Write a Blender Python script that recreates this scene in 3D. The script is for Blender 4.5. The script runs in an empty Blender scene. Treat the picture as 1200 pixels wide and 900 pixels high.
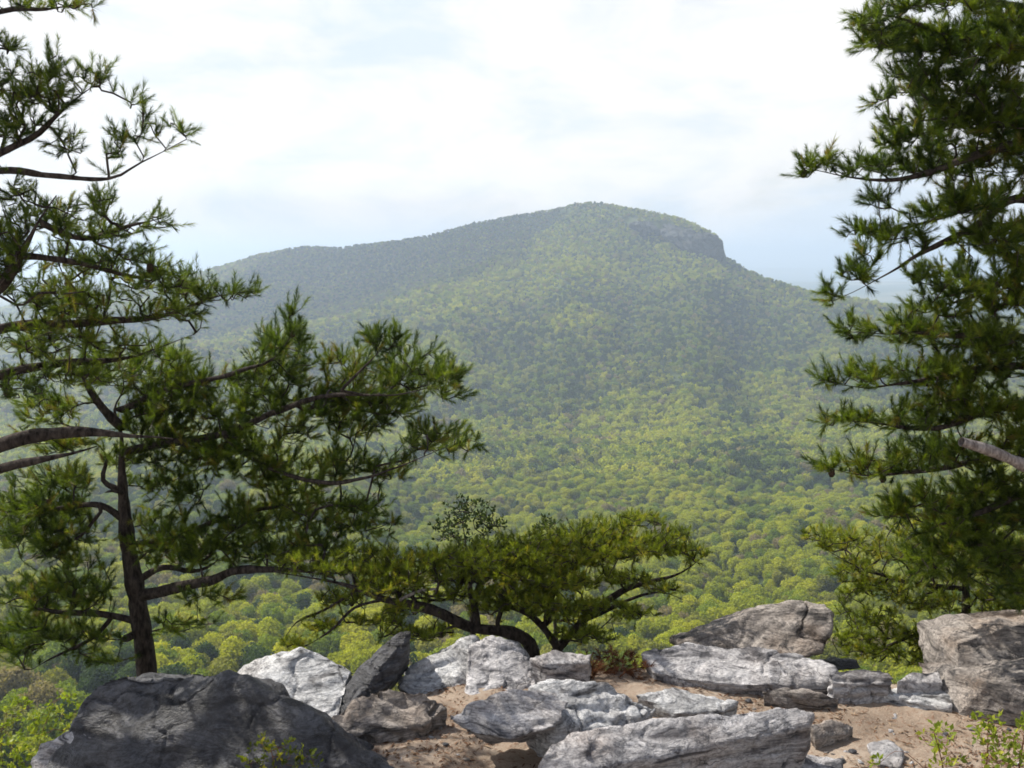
import bpy, bmesh, math, random
import numpy as np
from mathutils import Vector
R = math.radians
S = bpy.context.scene
COL = S.collection
# ------------------------------------------------------------------ camera
CAMZ = 2.6; F = 1152.0; PITCH = math.atan(152/1152)
cp, sp = math.cos(PITCH), math.sin(PITCH)
cam = bpy.data.objects.new('camera', bpy.data.cameras.new('camera')); COL.objects.link(cam)
cam.location = (0, 0, CAMZ); cam.rotation_euler = (math.pi/2-PITCH, 0, 0)
cam.data.sensor_width = 36; cam.data.lens = 36*F/1200
cam.data.clip_start = 0.05; cam.data.clip_end = 90000
S.camera = cam
# ------------------------------------------------------------------ light
SUN_EL, SUN_AZ = 47.0, -60.0
W = bpy.data.worlds.new('World'); S.world = W; W.use_nodes = True
nt = W.node_tree; nt.nodes.clear()
def N(nt, t, **k):
    n = nt.nodes.new(t)
    for a, b in k.items():
        if a.startswith('i_'):
            n.inputs[a[2:].replace('_', ' ')].default_value = b
        else: setattr(n, a, b)
    return n
def ramp(nt, fac, stops, interp='LINEAR'):
    n = nt.nodes.new('ShaderNodeValToRGB'); cr = n.color_ramp; cr.interpolation = interp
    while len(cr.elements) < len(stops): cr.elements.new(0.5)
    for e, (p, c) in zip(cr.elements, stops):
        e.position = p; e.color = tuple(c)+(1,) if len(c) == 3 else c
    nt.links.new(fac, n.inputs[0]); return n.outputs[0]
def mixc(nt, fac, a, b, mode='MIX'):
    n = nt.nodes.new('ShaderNodeMix'); n.data_type = 'RGBA'; n.blend_type = mode
    for s, v in ((n.inputs[0], fac), (n.inputs[6], a), (n.inputs[7], b)):
        if isinstance(v, (int, float)): s.default_value = v
        elif isinstance(v, tuple): s.default_value = v+(1,) if len(v) == 3 else v
        else: nt.links.new(v, s)
    return n.outputs[2]
def math_(nt, op, a, b=0.0, c=None, clamp=False):
    n = nt.nodes.new('ShaderNodeMath'); n.operation = op; n.use_clamp = clamp
    for i, v in enumerate((a, b, c)):
        if v is None: continue
        if isinstance(v, (int, float)): n.inputs[i].default_value = v
        else: nt.links.new(v, n.inputs[i])
    return n.outputs[0]
sky = N(nt, 'ShaderNodeTexSky', sky_type='NISHITA', sun_disc=False, sun_elevation=R(SUN_EL), sun_rotation=R(SUN_AZ),
        air_density=1.0, dust_density=2.0, ozone_density=1.5)
bg1 = N(nt, 'ShaderNodeBackground', i_Strength=0.10); nt.links.new(sky.outputs[0], bg1.inputs[0])
tc = N(nt, 'ShaderNodeTexCoord')
mp = N(nt, 'ShaderNodeMapping'); mp.inputs['Scale'].default_value = (1, 1, 2.3); mp.inputs['Location'].default_value = (3.1, .4, 1.7)
nt.links.new(tc.outputs['Generated'], mp.inputs[0])
n1 = N(nt, 'ShaderNodeTexNoise', i_Scale=3.1, i_Detail=7.0, i_Roughness=0.6, i_Distortion=0.25); nt.links.new(mp.outputs[0], n1.inputs[0])
n2 = N(nt, 'ShaderNodeTexNoise', i_Scale=6.5, i_Detail=8.0, i_Roughness=0.55, i_Distortion=0.4); nt.links.new(mp.outputs[0], n2.inputs[0])
cover = ramp(nt, n1.outputs[0], [(0.34, (.66,)*3), (0.44, (0.93,)*3), (0.54, (1,)*3)])
ccol = ramp(nt, n2.outputs[0], [(0.34, (.58, .645, .72)), (0.45, (.68, .70, .72)), (0.56, (.77, .755, .74))])
bg2 = N(nt, 'ShaderNodeBackground', i_Strength=1.0); nt.links.new(ccol, bg2.inputs[0])
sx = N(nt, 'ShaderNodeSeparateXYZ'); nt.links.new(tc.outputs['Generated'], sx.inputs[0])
thin = ramp(nt, sx.outputs[2], [(0.0, (1,)*3), (0.42, (1,)*3), (0.66, (.12,)*3)])          # cover thinned overhead, above the view, to lower the ambient light
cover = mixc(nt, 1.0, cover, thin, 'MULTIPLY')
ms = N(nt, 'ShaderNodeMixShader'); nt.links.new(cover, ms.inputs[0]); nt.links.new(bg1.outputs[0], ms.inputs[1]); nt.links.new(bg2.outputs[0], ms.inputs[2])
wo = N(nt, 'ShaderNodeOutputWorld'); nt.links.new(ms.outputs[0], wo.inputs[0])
sd = bpy.data.lights.new('sun', 'SUN'); sd.energy = 5.0; sd.angle = R(0.6); sd.color = (1, .945, .84)
so = bpy.data.objects.new('sun', sd); COL.objects.link(so)
sdir = Vector((math.sin(R(SUN_AZ))*math.cos(R(SUN_EL)), math.cos(R(SUN_AZ))*math.cos(R(SUN_EL)), math.sin(R(SUN_EL))))
so.rotation_euler = sdir.to_track_quat('Z', 'Y').to_euler(); so.location = sdir*50
vs = S.view_settings; vs.view_transform = 'Standard'; vs.look = 'None'; vs.exposure = 0.5; vs.gamma = 1; vs.use_curve_mapping = False
S.cycles.use_denoising = True; S.cycles.max_bounces = 6; S.cycles.diffuse_bounces = 3; S.cycles.transmission_bounces = 3
S.cycles.volume_bounces = 2; S.cycles.pixel_filter_type = 'BLACKMAN_HARRIS'; S.cycles.filter_width = 1.7
S.cycles.sample_clamp_indirect = 4

# ------------------------------------------------------------------ helpers
def tag(o, label=None, cat=None, group=None, kind=None):
    if label: o['label'] = label
    if cat: o['category'] = cat
    if group: o['group'] = group
    if kind: o['kind'] = kind
    return o
def empty(name, loc=(0, 0, 0)):
    o = bpy.data.objects.new(name, None); COL.objects.link(o); o.location = loc; o.empty_display_size = .1
    return o
def mesh_np(name, V, Fc, mat, parent=None, smooth=False, attr=None, link=True, k=None):
    """Fc: (n,3|4) int array"""
    me = bpy.data.meshes.new(name); V = np.asarray(V, np.float32); Fc = np.asarray(Fc, np.int32)
    n, k = Fc.shape
    me.vertices.add(len(V)); me.vertices.foreach_set('co', V.ravel())
    me.loops.add(n*k); me.loops.foreach_set('vertex_index', Fc.ravel())
    me.polygons.add(n); me.polygons.foreach_set('loop_start', np.arange(0, n*k, k, dtype=np.int32))
    if smooth: me.polygons.foreach_set('use_smooth', np.ones(n, bool))
    me.update(calc_edges=True)
    if attr is not None:
        for an, (dom, val) in attr.items():
            a = me.attributes.new(an, 'FLOAT', dom); a.data.foreach_set('value', np.asarray(val, np.float32))
    if mat: me.materials.append(mat)
    o = bpy.data.objects.new(name, me)
    if link: COL.objects.link(o)
    if parent: o.parent = parent
    return o
def ray(u, v):
    a = (u-600)/F; b = (450-v)/F
    return np.array([a, cp+b*sp, -sp+b*cp])
def PY(u, v, y):
    r = ray(u, v); return np.array([0, 0, CAMZ])+r*(y/r[1])
def PH(u, v, h):
    r = ray(u, v); return np.array([0, 0, CAMZ])+r*((h-CAMZ)/r[2])
def _h(i, j, k, s):
    x = (i*73856093) ^ (j*19349663) ^ (k*83492791) ^ (s*2654435761)
    x = x & 0xffffffff; x = ((x ^ (x >> 15))*2246822519) & 0xffffffff; x = ((x ^ (x >> 13))*3266489917) & 0xffffffff
    return ((x ^ (x >> 16)) & 0xffffff)/float(0xffffff)*2-1
def vnoise(p, s=0):
    p = np.asarray(p, float); i = np.floor(p).astype(np.int64); f = p-i; f = f*f*f*(f*(f*6-15)+10)
    r = 0
    for a in (0, 1):
        for b in (0, 1):
            for c in (0, 1):
                w = (f[:, 0] if a else 1-f[:, 0])*(f[:, 1] if b else 1-f[:, 1])*(f[:, 2] if c else 1-f[:, 2])
                r = r+w*_h(i[:, 0]+a, i[:, 1]+b, i[:, 2]+c, s)
    return r
def fbm(p, o=4, s=0, g=.5):
    r = 0; a = 1; t = 0
    for k in range(o):
        r = r+a*vnoise(p*(2.03**k)+k*7.3, s+k*11); t += a; a *= g
    return r/t
def smooth(a, b, x):
    t = np.clip((x-a)/(b-a), 0, 1); return t*t*(3-2*t)

# ------------------------------------------------------------------ materials
def newmat(name):
    m = bpy.data.materials.new(name); m.use_nodes = True; t = m.node_tree; t.nodes.clear(); return m, t
def finish(t, surf, bump=None):
    o = N(t, 'ShaderNodeOutputMaterial'); t.links.new(surf, o.inputs[0])
def pos(t, scale=(1, 1, 1), rot=(0, 0, 0), src='Position'):
    if src == 'Position': g = N(t, 'ShaderNodeNewGeometry').outputs['Position']
    else: g = N(t, 'ShaderNodeTexCoord').outputs['Object']
    m = N(t, 'ShaderNodeMapping'); m.inputs['Scale'].default_value = scale; m.inputs['Rotation'].default_value = rot
    t.links.new(g, m.inputs[0]); return m.outputs[0]
def noise(t, vec, sc, det=5, rough=.55, dist=0.0):
    n = N(t, 'ShaderNodeTexNoise', i_Scale=sc, i_Detail=float(det), i_Roughness=rough, i_Distortion=dist); t.links.new(vec, n.inputs[0]); return n.outputs[0]
def bump(t, h, strength, dist, nrm=None):
    b = N(t, 'ShaderNodeBump', i_Strength=strength, i_Distance=dist); t.links.new(h, b.inputs['Height'])
    if nrm is not None: t.links.new(nrm, b.inputs['Normal'])
    return b.outputs[0]
def bsdf(t, col, rough=.8, spec=.3, nrm=None):
    b = N(t, 'ShaderNodeBsdfPrincipled'); b.inputs['Roughness'].default_value = rough; b.inputs['Specular IOR Level'].default_value = spec
    if isinstance(col, tuple): b.inputs['Base Color'].default_value = col+(1,)
    else: t.links.new(col, b.inputs['Base Color'])
    if nrm is not None: t.links.new(nrm, b.inputs['Normal'])
    return b.outputs[0]

def rock_mat(name, light=(.50, .485, .50), mid=(.28, .27, .285), dark=(.055, .055, .065), warm=.2, rot=(.5, .2, .4), sc=1.0, darkamt=.36, layer=9):
    m, t = newmat(name)
    p = pos(t, src='Object'); pl = pos(t, (1*sc, 1*sc, layer*sc), rot, 'Object')
    warp = noise(t, pl, 2.2, 6, .62, .9)
    fine = noise(t, p, 46*sc, 5, .65)
    patch = noise(t, p, 5.5*sc, 6, .62, .3)
    crk = N(t, 'ShaderNodeTexVoronoi', feature='DISTANCE_TO_EDGE', i_Scale=2.1*sc); 
    wv = N(t, 'ShaderNodeMapping'); wv.inputs['Scale'].default_value = (1, 1, 3.0); wv.inputs['Rotation'].default_value = rot
    wadd = N(t, 'ShaderNodeVectorMath', operation='MULTIPLY_ADD'); nc = N(t, 'ShaderNodeTexNoise', i_Scale=5*sc, i_Detail=4.0)
    t.links.new(p, nc.inputs[0]); t.links.new(nc.outputs['Color'], wadd.inputs[0]); wadd.inputs[1].default_value = (.28/sc,)*3; t.links.new(p, wadd.inputs[2])
    t.links.new(wadd.outputs[0], wv.inputs[0]); t.links.new(wv.outputs[0], crk.inputs[0]); cmask = ramp(t, noise(t, p, 1.7*sc, 2), [(.5, (1,)*3), (.58, (0,)*3)])
    crack = ramp(t, crk.outputs['Distance'], [(0.0, (.15,)*3), (0.012, (.8,)*3), (.03, (1, 1, 1))]); crack = mixc(t, cmask, crack, (1., 1., 1.))
    c = ramp(t, warp, [(.36, dark), (.43, mid), (.485, light), (.515, mid), (.55, tuple(min(.75, x*1.15) for x in light)), (.62, light), (.68, dark)])
    spk = noise(t, p, 21*sc, 6, .75, .6)
    lich = ramp(t, patch, [(.42+.12*(1-darkamt), (0, 0, 0)), (.60+.1*(1-darkamt), (1, 1, 1))])
    f1 = math_(t, 'MULTIPLY', lich, darkamt)
    c = mixc(t, f1, c, tuple(d*1.6+.02 for d in dark))
    wn = noise(t, p, 2.3*sc, 3, .5)
    wf = math_(t, 'MULTIPLY', ramp(t, wn, [(.45, (0, 0, 0)), (.65, (1, 1, 1))]), warm)
    c = mixc(t, wf, c, (.36, .25, .17))
    thr = math_(t, 'ADD', spk, math_(t, 'MULTIPLY', math_(t, 'SUBTRACT', patch, .5), .8))
    c = mixc(t, ramp(t, thr, [(.50+.1*(1-darkamt), (0,)*3), (.60+.1*(1-darkamt), (.85,)*3)]), c, tuple(d*1.2+.01 for d in dark))
    c = mixc(t, 1.0, c, ramp(t, fine, [(.3, (.55,)*3), (.6, (1.1,)*3)]), 'MULTIPLY')
    c = mixc(t, math_(t, 'SUBTRACT', 1.0, crack), c, (.03, .028, .028))
    b1 = bump(t, warp, 1.0, .08/sc); b2 = bump(t, fine, .8, .016/sc, bump(t, spk, .7, .03/sc, b1)); b3 = bump(t, crack, .5, .02/sc, b2)
    finish(t, bsdf(t, c, .42 if 'dark' in name else .78, .4, b3)); return m
M_ROCK = rock_mat('grey_quartzite')
M_WHITE = rock_mat('pale_quartzite', light=(.62, .62, .63), mid=(.38, .38, .39), darkamt=.18, warm=.08)
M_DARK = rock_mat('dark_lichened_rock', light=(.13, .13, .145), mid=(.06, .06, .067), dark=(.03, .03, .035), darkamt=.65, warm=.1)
M_BROWN = rock_mat('weathered_brown_rock', light=(.31, .275, .25), mid=(.16, .14, .13), darkamt=.5, warm=.45)
M_CLIFF = rock_mat('far_cliff_rock', light=(.045, .047, .05), mid=(.03, .032, .032), dark=(.012, .015, .014), sc=.012, darkamt=.5, warm=0, layer=3)
_rk = {}
def vary(base, seed):
    r = random.Random(seed*7+3); nm, l, m_, d, da, w = {M_ROCK: ('grey_quartzite', (.50, .485, .495), (.29, .28, .29), (.07, .07, .08), .30, .2), M_WHITE: ('pale_quartzite', (.60, .60, .61), (.36, .36, .37), (.06, .06, .065), .2, .1),
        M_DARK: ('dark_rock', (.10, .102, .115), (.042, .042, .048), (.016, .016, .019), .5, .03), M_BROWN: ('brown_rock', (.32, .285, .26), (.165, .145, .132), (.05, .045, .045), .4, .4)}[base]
    k = r.uniform(.85, 1.12); w *= r.uniform(.5, 1.8)
    return rock_mat(nm, tuple(x*k for x in l), tuple(x*k for x in m_), d, w, (r.uniform(-.9, .9), r.uniform(-.7, .7), r.uniform(0, 3)), r.uniform(.75, 1.3), da*r.uniform(.6, 1.3), r.uniform(3.5, 11))

def dirt_mat():
    m, t = newmat('sandy_dirt'); p = pos(t)
    a = noise(t, p, 2.2, 6, .6); b = noise(t, p, 38, 5, .7); cst = noise(t, p, 120, 3, .6)
    c = ramp(t, a, [(.3, (.15, .112, .085)), (.5, (.28, .22, .17)), (.7, (.39, .325, .265))])
    c = mixc(t, ramp(t, b, [(.52, (0, 0, 0)), (.68, (.75,)*3)]), c, (.17, .085, .05))
    c = mixc(t, ramp(t, cst, [(.60, (0, 0, 0)), (.72, (.6,)*3)]), c, (.62, .54, .47))
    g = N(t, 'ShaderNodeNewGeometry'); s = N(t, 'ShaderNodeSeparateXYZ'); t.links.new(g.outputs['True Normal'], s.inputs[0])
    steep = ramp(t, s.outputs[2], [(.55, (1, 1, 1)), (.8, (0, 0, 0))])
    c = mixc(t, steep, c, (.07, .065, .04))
    n_ = bump(t, b, .7, .02); n_ = bump(t, cst, .6, .006, n_)
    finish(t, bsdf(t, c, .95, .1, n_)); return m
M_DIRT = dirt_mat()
def terrain_mat():
    m, t = newmat('forest_floor'); p = pos(t)
    a = noise(t, p, .02, 6, .6); b = noise(t, p, .0012, 5, .6); d = noise(t, p, .00035, 6, .65)
    c = ramp(t, a, [(.3, (.035, .05, .018)), (.6, (.06, .08, .03)), (.8, (.10, .09, .05))])
    far = ramp(t, d, [(.38, (.035, .06, .03)), (.5, (.06, .085, .04)), (.56, (.22, .2, .12)), (.62, (.05, .075, .04))])
    s = N(t, 'ShaderNodeSeparateXYZ'); t.links.new(p, s.inputs[0])
    f = ramp(t, math_(t, 'DIVIDE', s.outputs[1], 10000.0), [(.38, (0, 0, 0)), (.45, (1, 1, 1))])
    c = mixc(t, f, c, far)
    finish(t, bsdf(t, c, .95, .1)); return m
M_TERR = terrain_mat()
def leaf_mat(name, stops, transl=.35, rough=.55, spec=.25, attr=None, gloss=0.0):
    m, t = newmat(name)
    if attr: fac = N(t, 'ShaderNodeAttribute', attribute_name=attr).outputs['Fac']
    else:
        oi = N(t, 'ShaderNodeObjectInfo'); nz = N(t, 'ShaderNodeTexNoise', i_Scale=.011, i_Detail=4.0); t.links.new(oi.outputs['Location'], nz.inputs[0])
        nf = ramp(t, nz.outputs[0], [(.3, (0,)*3), (.7, (1,)*3)])
        fac = math_(t, 'ADD', math_(t, 'MULTIPLY', oi.outputs['Random'], .6), math_(t, 'MULTIPLY', nf, .4))
    c = ramp(t, fac, stops)
    b = bsdf(t, c, rough, spec)
    tr = N(t, 'ShaderNodeBsdfTranslucent'); tcol = mixc(t, 1.0, c, (1.25, 1.3, .7), 'MULTIPLY'); t.links.new(tcol, tr.inputs[0])
    mx = N(t, 'ShaderNodeMixShader', i_Fac=transl); t.links.new(b, mx.inputs[1]); t.links.new(tr.outputs[0], mx.inputs[2])
    finish(t, mx.outputs[0]); return m
def bark_mat(name, a, b, sc=30):
    m, t = newmat(name); p = pos(t, (1, 1, .35)); n_ = noise(t, p, sc, 5, .65, .3)
    c = ramp(t, n_, [(.35, a), (.65, b)])
    finish(t, bsdf(t, c, .9, .15, bump(t, n_, 1.0, .02))); return m
M_BARK = bark_mat('pine_bark', (.012, .009, .008), (.075, .06, .052))
M_GREYWOOD = bark_mat('bleached_wood', (.12, .10, .095), (.36, .32, .30), 40)
M_TWIG = bark_mat('brown_twigs', (.10, .045, .025), (.22, .10, .055), 60)
M_CONE = bark_mat('pine_cone', (.02, .014, .01), (.09, .06, .04), 80)
M_NEEDLE = leaf_mat('pine_needles', [(0, (.022, .042, .008)), (.45, (.075, .112, .013)), (.8, (.14, .185, .018)), (.97, (.22, .25, .03)), (1, (.17, .11, .035))], .58, .4, .45, 'tone')
M_NEEDLE_Y = leaf_mat('olive_pine_needles', [(0, (.04, .055, .009)), (.45, (.13, .165, .015)), (.8, (.22, .26, .022)), (1, (.32, .28, .035))], .55, .4, .45, 'tone')
M_SHRUB = leaf_mat('shrub_leaves', [(0, (.12, .16, .02)), (.6, (.22, .28, .03)), (1, (.38, .38, .05))], .45, .5, .3, 'tone')
M_DARKLEAF = leaf_mat('dark_leaves', [(0, (.02, .035, .012)), (1, (.06, .085, .025))], .3, .6, .15, 'tone')

# ------------------------------------------------------------------ terrain
RID = np.array([(-400, 430, 3500), (0, 360, 3400), (230, 320, 3300), (300, 299, 3250), (335, 291, 3200), (360, 288, 3150), (395, 290, 3100), (440, 284, 3000), (500, 276, 2900), (560, 259, 2800),
    (620, 249, 2700), (655, 243, 2560), (672, 238, 2520), (690, 236, 2480), (710, 238, 2450), (740, 243, 2400), (790, 252, 2330), (815, 262, 2310), (838, 273, 2300), (847, 286, 2290), (853, 302, 2270), (870, 313, 2230), (900, 327, 2170), (950, 341, 2080),
    (1000, 350, 2000), (1060, 358, 1950), (1200, 374, 1900), (1600, 410, 1800)], float)
SPU = np.array([(-400, 470, 1600), (0, 440, 1650), (230, 405, 1750), (340, 386, 1850), (400, 372, 1920), (440, 358, 1980), (500, 335, 2060), (550, 314, 2150), (600, 290, 2260), (650, 262, 2380), (690, 238, 2460), (710, 239, 2440)], float)
RI2 = np.array([(640, 246), (690, 236), (715, 242), (740, 251), (765, 260), (790, 270), (815, 282), (840, 295), (853, 303), (870, 313)], float)
TREE = 7.5
def slope_v(v):
    b = (450-v)/F; return (-sp+b*cp)/(cp+b*sp)
def height(x, y):
    t = x/y; U = 600+t*1162
    rv = np.interp(U, RID[:, 0], RID[:, 1]); ry = np.interp(U, RID[:, 0], RID[:, 2]); rz = CAMZ+ry*slope_v(rv)-TREE
    r2 = np.where((U > 690) & (U < 870), np.interp(U, RI2[:, 0], RI2[:, 1]), rv); rz2 = CAMZ+ry*slope_v(r2)-TREE
    sv = np.interp(U, SPU[:, 0], SPU[:, 1]); sy = np.interp(U, SPU[:, 0], SPU[:, 2]); sz = CAMZ+sy*slope_v(sv)-TREE
    w = smooth(660, 700, U); sy = sy*(1-w)+(ry-12)*w; sz = sz*(1-w)+(rz2-1)*w
    yy = np.array([0, 15, 40, 120, 200, 300, 430, 600, 900, 1200]); zz = np.array([-6, -14, -36, -74, -104, -133, -160, -184, -214, -226])
    z = np.interp(y, yy, zz)
    y0 = 1250+60*np.sin(U/170.)
    k = np.clip((y-y0)/(sy-y0), 0, 1); z1 = -226+(sz+226)*(.35*k+.65*k**1.55)
    # gullies and spurs on the slope
    P = np.stack([x, y, 0*x], 1)
    env = np.clip(k*(1-k)*4, 0, 1)
    gul = fbm(np.stack([U/75., y/900., 0*x], 1), 3, 5)*60+fbm(P/140., 3, 8)*24
    z1 = z1+gul*env
    # cliff step below the summit
    cst = ry-62-14*np.sin(U/9.)-8*np.sin(U/3.7)
    z1 = z1+(rz-rz2)*smooth(cst-9, cst+9, y)
    z = np.where(y > y0, z1, z)
    k2 = np.clip((y-sy)/np.maximum(ry-sy, 1), 0, 1); z2 = sz+(rz-sz)*k2-np.minimum(60, .13*(ry-sy))*np.sin(np.pi*k2)*(1-w)+fbm(P/170., 3, 21)*22*np.clip(k2*(1-k2)*4, 0, 1)*(1-w)
    z = np.where((y > sy) & (w < .99), z2, z)
    k3 = np.clip((y-ry)/1500., 0, 1)
    z3 = rz+(-310-rz)*(k3*k3*(3-2*k3))
    z3 = np.where(k3 >= 1, -310, z3)+np.clip(k3, 0, 1)*(fbm(P/3800., 4, 31)*150+fbm(P/700., 3, 32)*25)
    z = np.where(y > ry, z3, z)
    bmp = fbm(P/60., 3, 3)*5*smooth(60, 250, y)*(1-smooth(1100, 1300, y))+fbm(P/260., 2, 4)*14*smooth(150, 400, y)*(1-smooth(1100, 1350, y))
    return z+bmp
ys = np.unique(np.concatenate([np.geomspace(15, 1200, 120), np.linspace(1200, 3600, 300), np.geomspace(3600, 30000, 90)]))
tt = np.concatenate([np.linspace(-1.3, -.62, 30), np.linspace(-.61, .61, 520), np.linspace(.62, 1.3, 30)])
Y, T = np.meshgrid(ys, tt, indexing='ij'); X = T*Y
Z = height(X.ravel(), Y.ravel())
nj = len(tt); ii, jj = np.meshgrid(np.arange(len(ys)-1), np.arange(nj-1), indexing='ij'); a = (ii*nj+jj).ravel()
o = mesh_np('terrain', np.stack([X.ravel(), Y.ravel(), Z], 1), np.stack([a, a+1, a+nj+1, a+nj], 1), M_TERR, smooth=True); tag(o, kind='structure')

# ledge: dirt shelf falling away beyond its edge
EX = np.array([-16, -6, -4, -3.0, -2.4, -1.8, -1.3, -.8, -.5, 0, .3, 1.0, 1.9, 2.1, 2.5, 2.8, 6, 16]); EY = np.array([-6, 0.5, 2.6, 3.7, 4.5, 4.9, 5.1, 5.3, 5.65, 5.7, 5.9, 5.95, 5.95, 5.75, 5.7, 5.9, 6.6, 8])
def ledge_z(x, y):
    e = np.interp(x, EX, EY); d = y-e+fbm(np.stack([x*1.2, y*1.2, 0*x], 1), 3, 51)*.08
    P = np.stack([x, y, 0*x], 1)
    z = fbm(P*1.3, 4, 52)*.07+fbm(P*9, 3, 53)*.012
    z = z-np.where(d > 0, 1.35*d*smooth(0, .35, d)+.1*d, 0)+np.where(d > 0, fbm(P*1.1, 4, 54)*.5*np.clip(d, 0, 1), 0)
    return z
xs_ = np.unique(np.concatenate([np.linspace(-16, -3.5, 50), np.linspace(-3.5, 3.6, 330), np.linspace(3.6, 16, 50)]))
ys_ = np.unique(np.concatenate([np.linspace(-8, 3.5, 30), np.linspace(3.5, 7.5, 240), np.linspace(7.5, 24, 60)]))
Xl, Yl = np.meshgrid(xs_, ys_, indexing='ij'); Zl = ledge_z(Xl.ravel(), Yl.ravel())
nj = len(ys_); ii, jj = np.meshgrid(np.arange(len(xs_)-1), np.arange(nj-1), indexing='ij'); a = (ii*nj+jj).ravel()
o = mesh_np('ground', np.stack([Xl.ravel(), Yl.ravel(), Zl], 1), np.stack([a, a+nj, a+nj+1, a+1], 1), M_DIRT, smooth=True); tag(o, kind='structure')

# haze: one closed box round everything
def box(name, lo, hi, mat):
    V = [(x, y, z) for x in (lo[0], hi[0]) for y in (lo[1], hi[1]) for z in (lo[2], hi[2])]
    Fc = [(0, 1, 3, 2), (4, 6, 7, 5), (0, 4, 5, 1), (2, 3, 7, 6), (0, 2, 6, 4), (1, 5, 7, 3)]
    return mesh_np(name, V, Fc, mat)
hm, t = newmat('haze'); pv = N(t, 'ShaderNodeVolumePrincipled'); pv.inputs['Color'].default_value = (.68, .81, 1.0, 1); pv.inputs['Density'].default_value = 1.85e-4
pv.inputs['Anisotropy'].default_value = .35
oo = N(t, 'ShaderNodeOutputMaterial'); t.links.new(pv.outputs[0], oo.inputs['Volume'])
hz = box('haze', (-41000, -60, -620), (41000, 30500, 165), hm); tag(hz, kind='stuff')

# ------------------------------------------------------------------ far forest
rng = np.random.default_rng(7); random.seed(7)
def crown_mesh(name, mat, n, leaf, kind, seed):
    r = np.random.default_rng(seed); sc_l = np.array([2.3, 2.3, 3.9]) if kind == 'pine' else np.array([3.4, 3.4, 3.0])*r.uniform(.8, 1.25, 3)
    if kind == 'conifer':
        h = 15.; z = 2+13*r.random(n)**.8; rad = 3.4*(1-(z-2)/13.6)*(.55+.45*r.random(n)); an = r.random(n)*6.283
        rad = rad*(.8+.3*np.sin(z*3.1)); C = np.stack([rad*np.cos(an), rad*np.sin(an), z], 1); nd = np.stack([np.cos(an), np.sin(an), .6+0*an], 1)
    else:
        L = int(r.integers(9, 17)); lc = r.normal(size=(L, 3)); lc /= np.linalg.norm(lc, axis=1)[:, None]; lc *= (r.random(L)**.4)[:, None]*sc_l; lc[:, 2] += 8.3
        lr = .9+1.9*r.random(L)**1.3; w = r.choice(L, n, p=lr**2/sum(lr**2)); d = r.normal(size=(n, 3)); d[:, 2] = d[:, 2]*.9+.25; d /= np.linalg.norm(d, axis=1)[:, None]
        C = lc[w]+d*lr[w][:, None]*(.6+.5*r.random(n))[:, None]; nd = d
    q = r.normal(size=(n, 3))*.75+nd; q /= np.linalg.norm(q, axis=1)[:, None]
    a = np.cross(q, r.normal(size=(n, 3))); a /= np.linalg.norm(a, axis=1)[:, None]; b = np.cross(q, a); s = (leaf*(.6+.8*r.random(n)))[:, None]
    V = np.stack([C-a*s*.5, C+b*s*.35, C+a*s*.5, C-b*s*.4], 1).reshape(-1, 3); Fc = np.arange(4*n).reshape(n, 4)
    return mesh_np(name, V, Fc, mat, link=False)
K = {'yellow': [(0, (.15, .17, .010)), (.5, (.205, .22, .013)), (1, (.28, .265, .02))],
     'green': [(0, (.075, .11, .010)), (.5, (.11, .145, .012)), (1, (.155, .185, .015))],
     'olive': [(0, (.10, .108, .016)), (.6, (.14, .142, .022)), (1, (.18, .175, .03))],
     'brown': [(0, (.12, .10, .05)), (1, (.17, .14, .07))],
     'dark': [(0, (.022, .04, .010)), (1, (.045, .068, .015))]}
KM = {k: leaf_mat('leaves_'+k, [(a_, tuple(min(c_*1.6, .5) for c_ in b_)) for a_, b_ in v], .42, .7, .1) for k, v in K.items()}
kinds = ['yellow', 'green', 'olive', 'brown', 'dark']
near_src, far_src = [], []
srcc = bpy.data.collections.new('forest_sources')
for i, k in enumerate(kinds):
    for j in range(3):
        kd = 'pine' if k == 'dark' else 'round'
        near_src.append(crown_mesh('crown', KM[k], 3200, .62, kd, 10*i+j))
    f = crown_mesh('k%d_a' % i, KM[k], 260, 1.6, kd, 77+i); far_src.append(f); srcc.objects.link(f)
for i, k in enumerate(kinds):
    n2_ = near_src[3*i].data; f = bpy.data.objects.new('l%d_b' % i, n2_); srcc.objects.link(f)
for i, k in enumerate(kinds):
    f = bpy.data.objects.new('m%d_c' % i, near_src[3*i+1].data); srcc.objects.link(f)
pts = []
y = 150.
while y < 3500:
    s = 7.6 if y < 1200 else 8.6
    xs = np.arange(-.72*y-15, .72*y+15, s); n = len(xs)
    pts.append(np.stack([xs+rng.uniform(-.42, .42, n)*s, y+rng.uniform(-.42, .42, n)*s], 1)); y += s
Pn = np.concatenate(pts); U = 600+Pn[:, 0]/Pn[:, 1]*1162
ry = np.interp(U, RID[:, 0], RID[:, 2]); keep = (Pn[:, 1] < ry+45); Pn = Pn[keep]; U = U[keep]; ry = ry[keep]
z = height(Pn[:, 0], Pn[:, 1]); e = 4.
gx = (height(Pn[:, 0]+e, Pn[:, 1])-z)/e; gy = (height(Pn[:, 0], Pn[:, 1]+e)-z)/e
steep = np.sqrt(gx**2+gy**2)
ok = steep < 1.7
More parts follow.
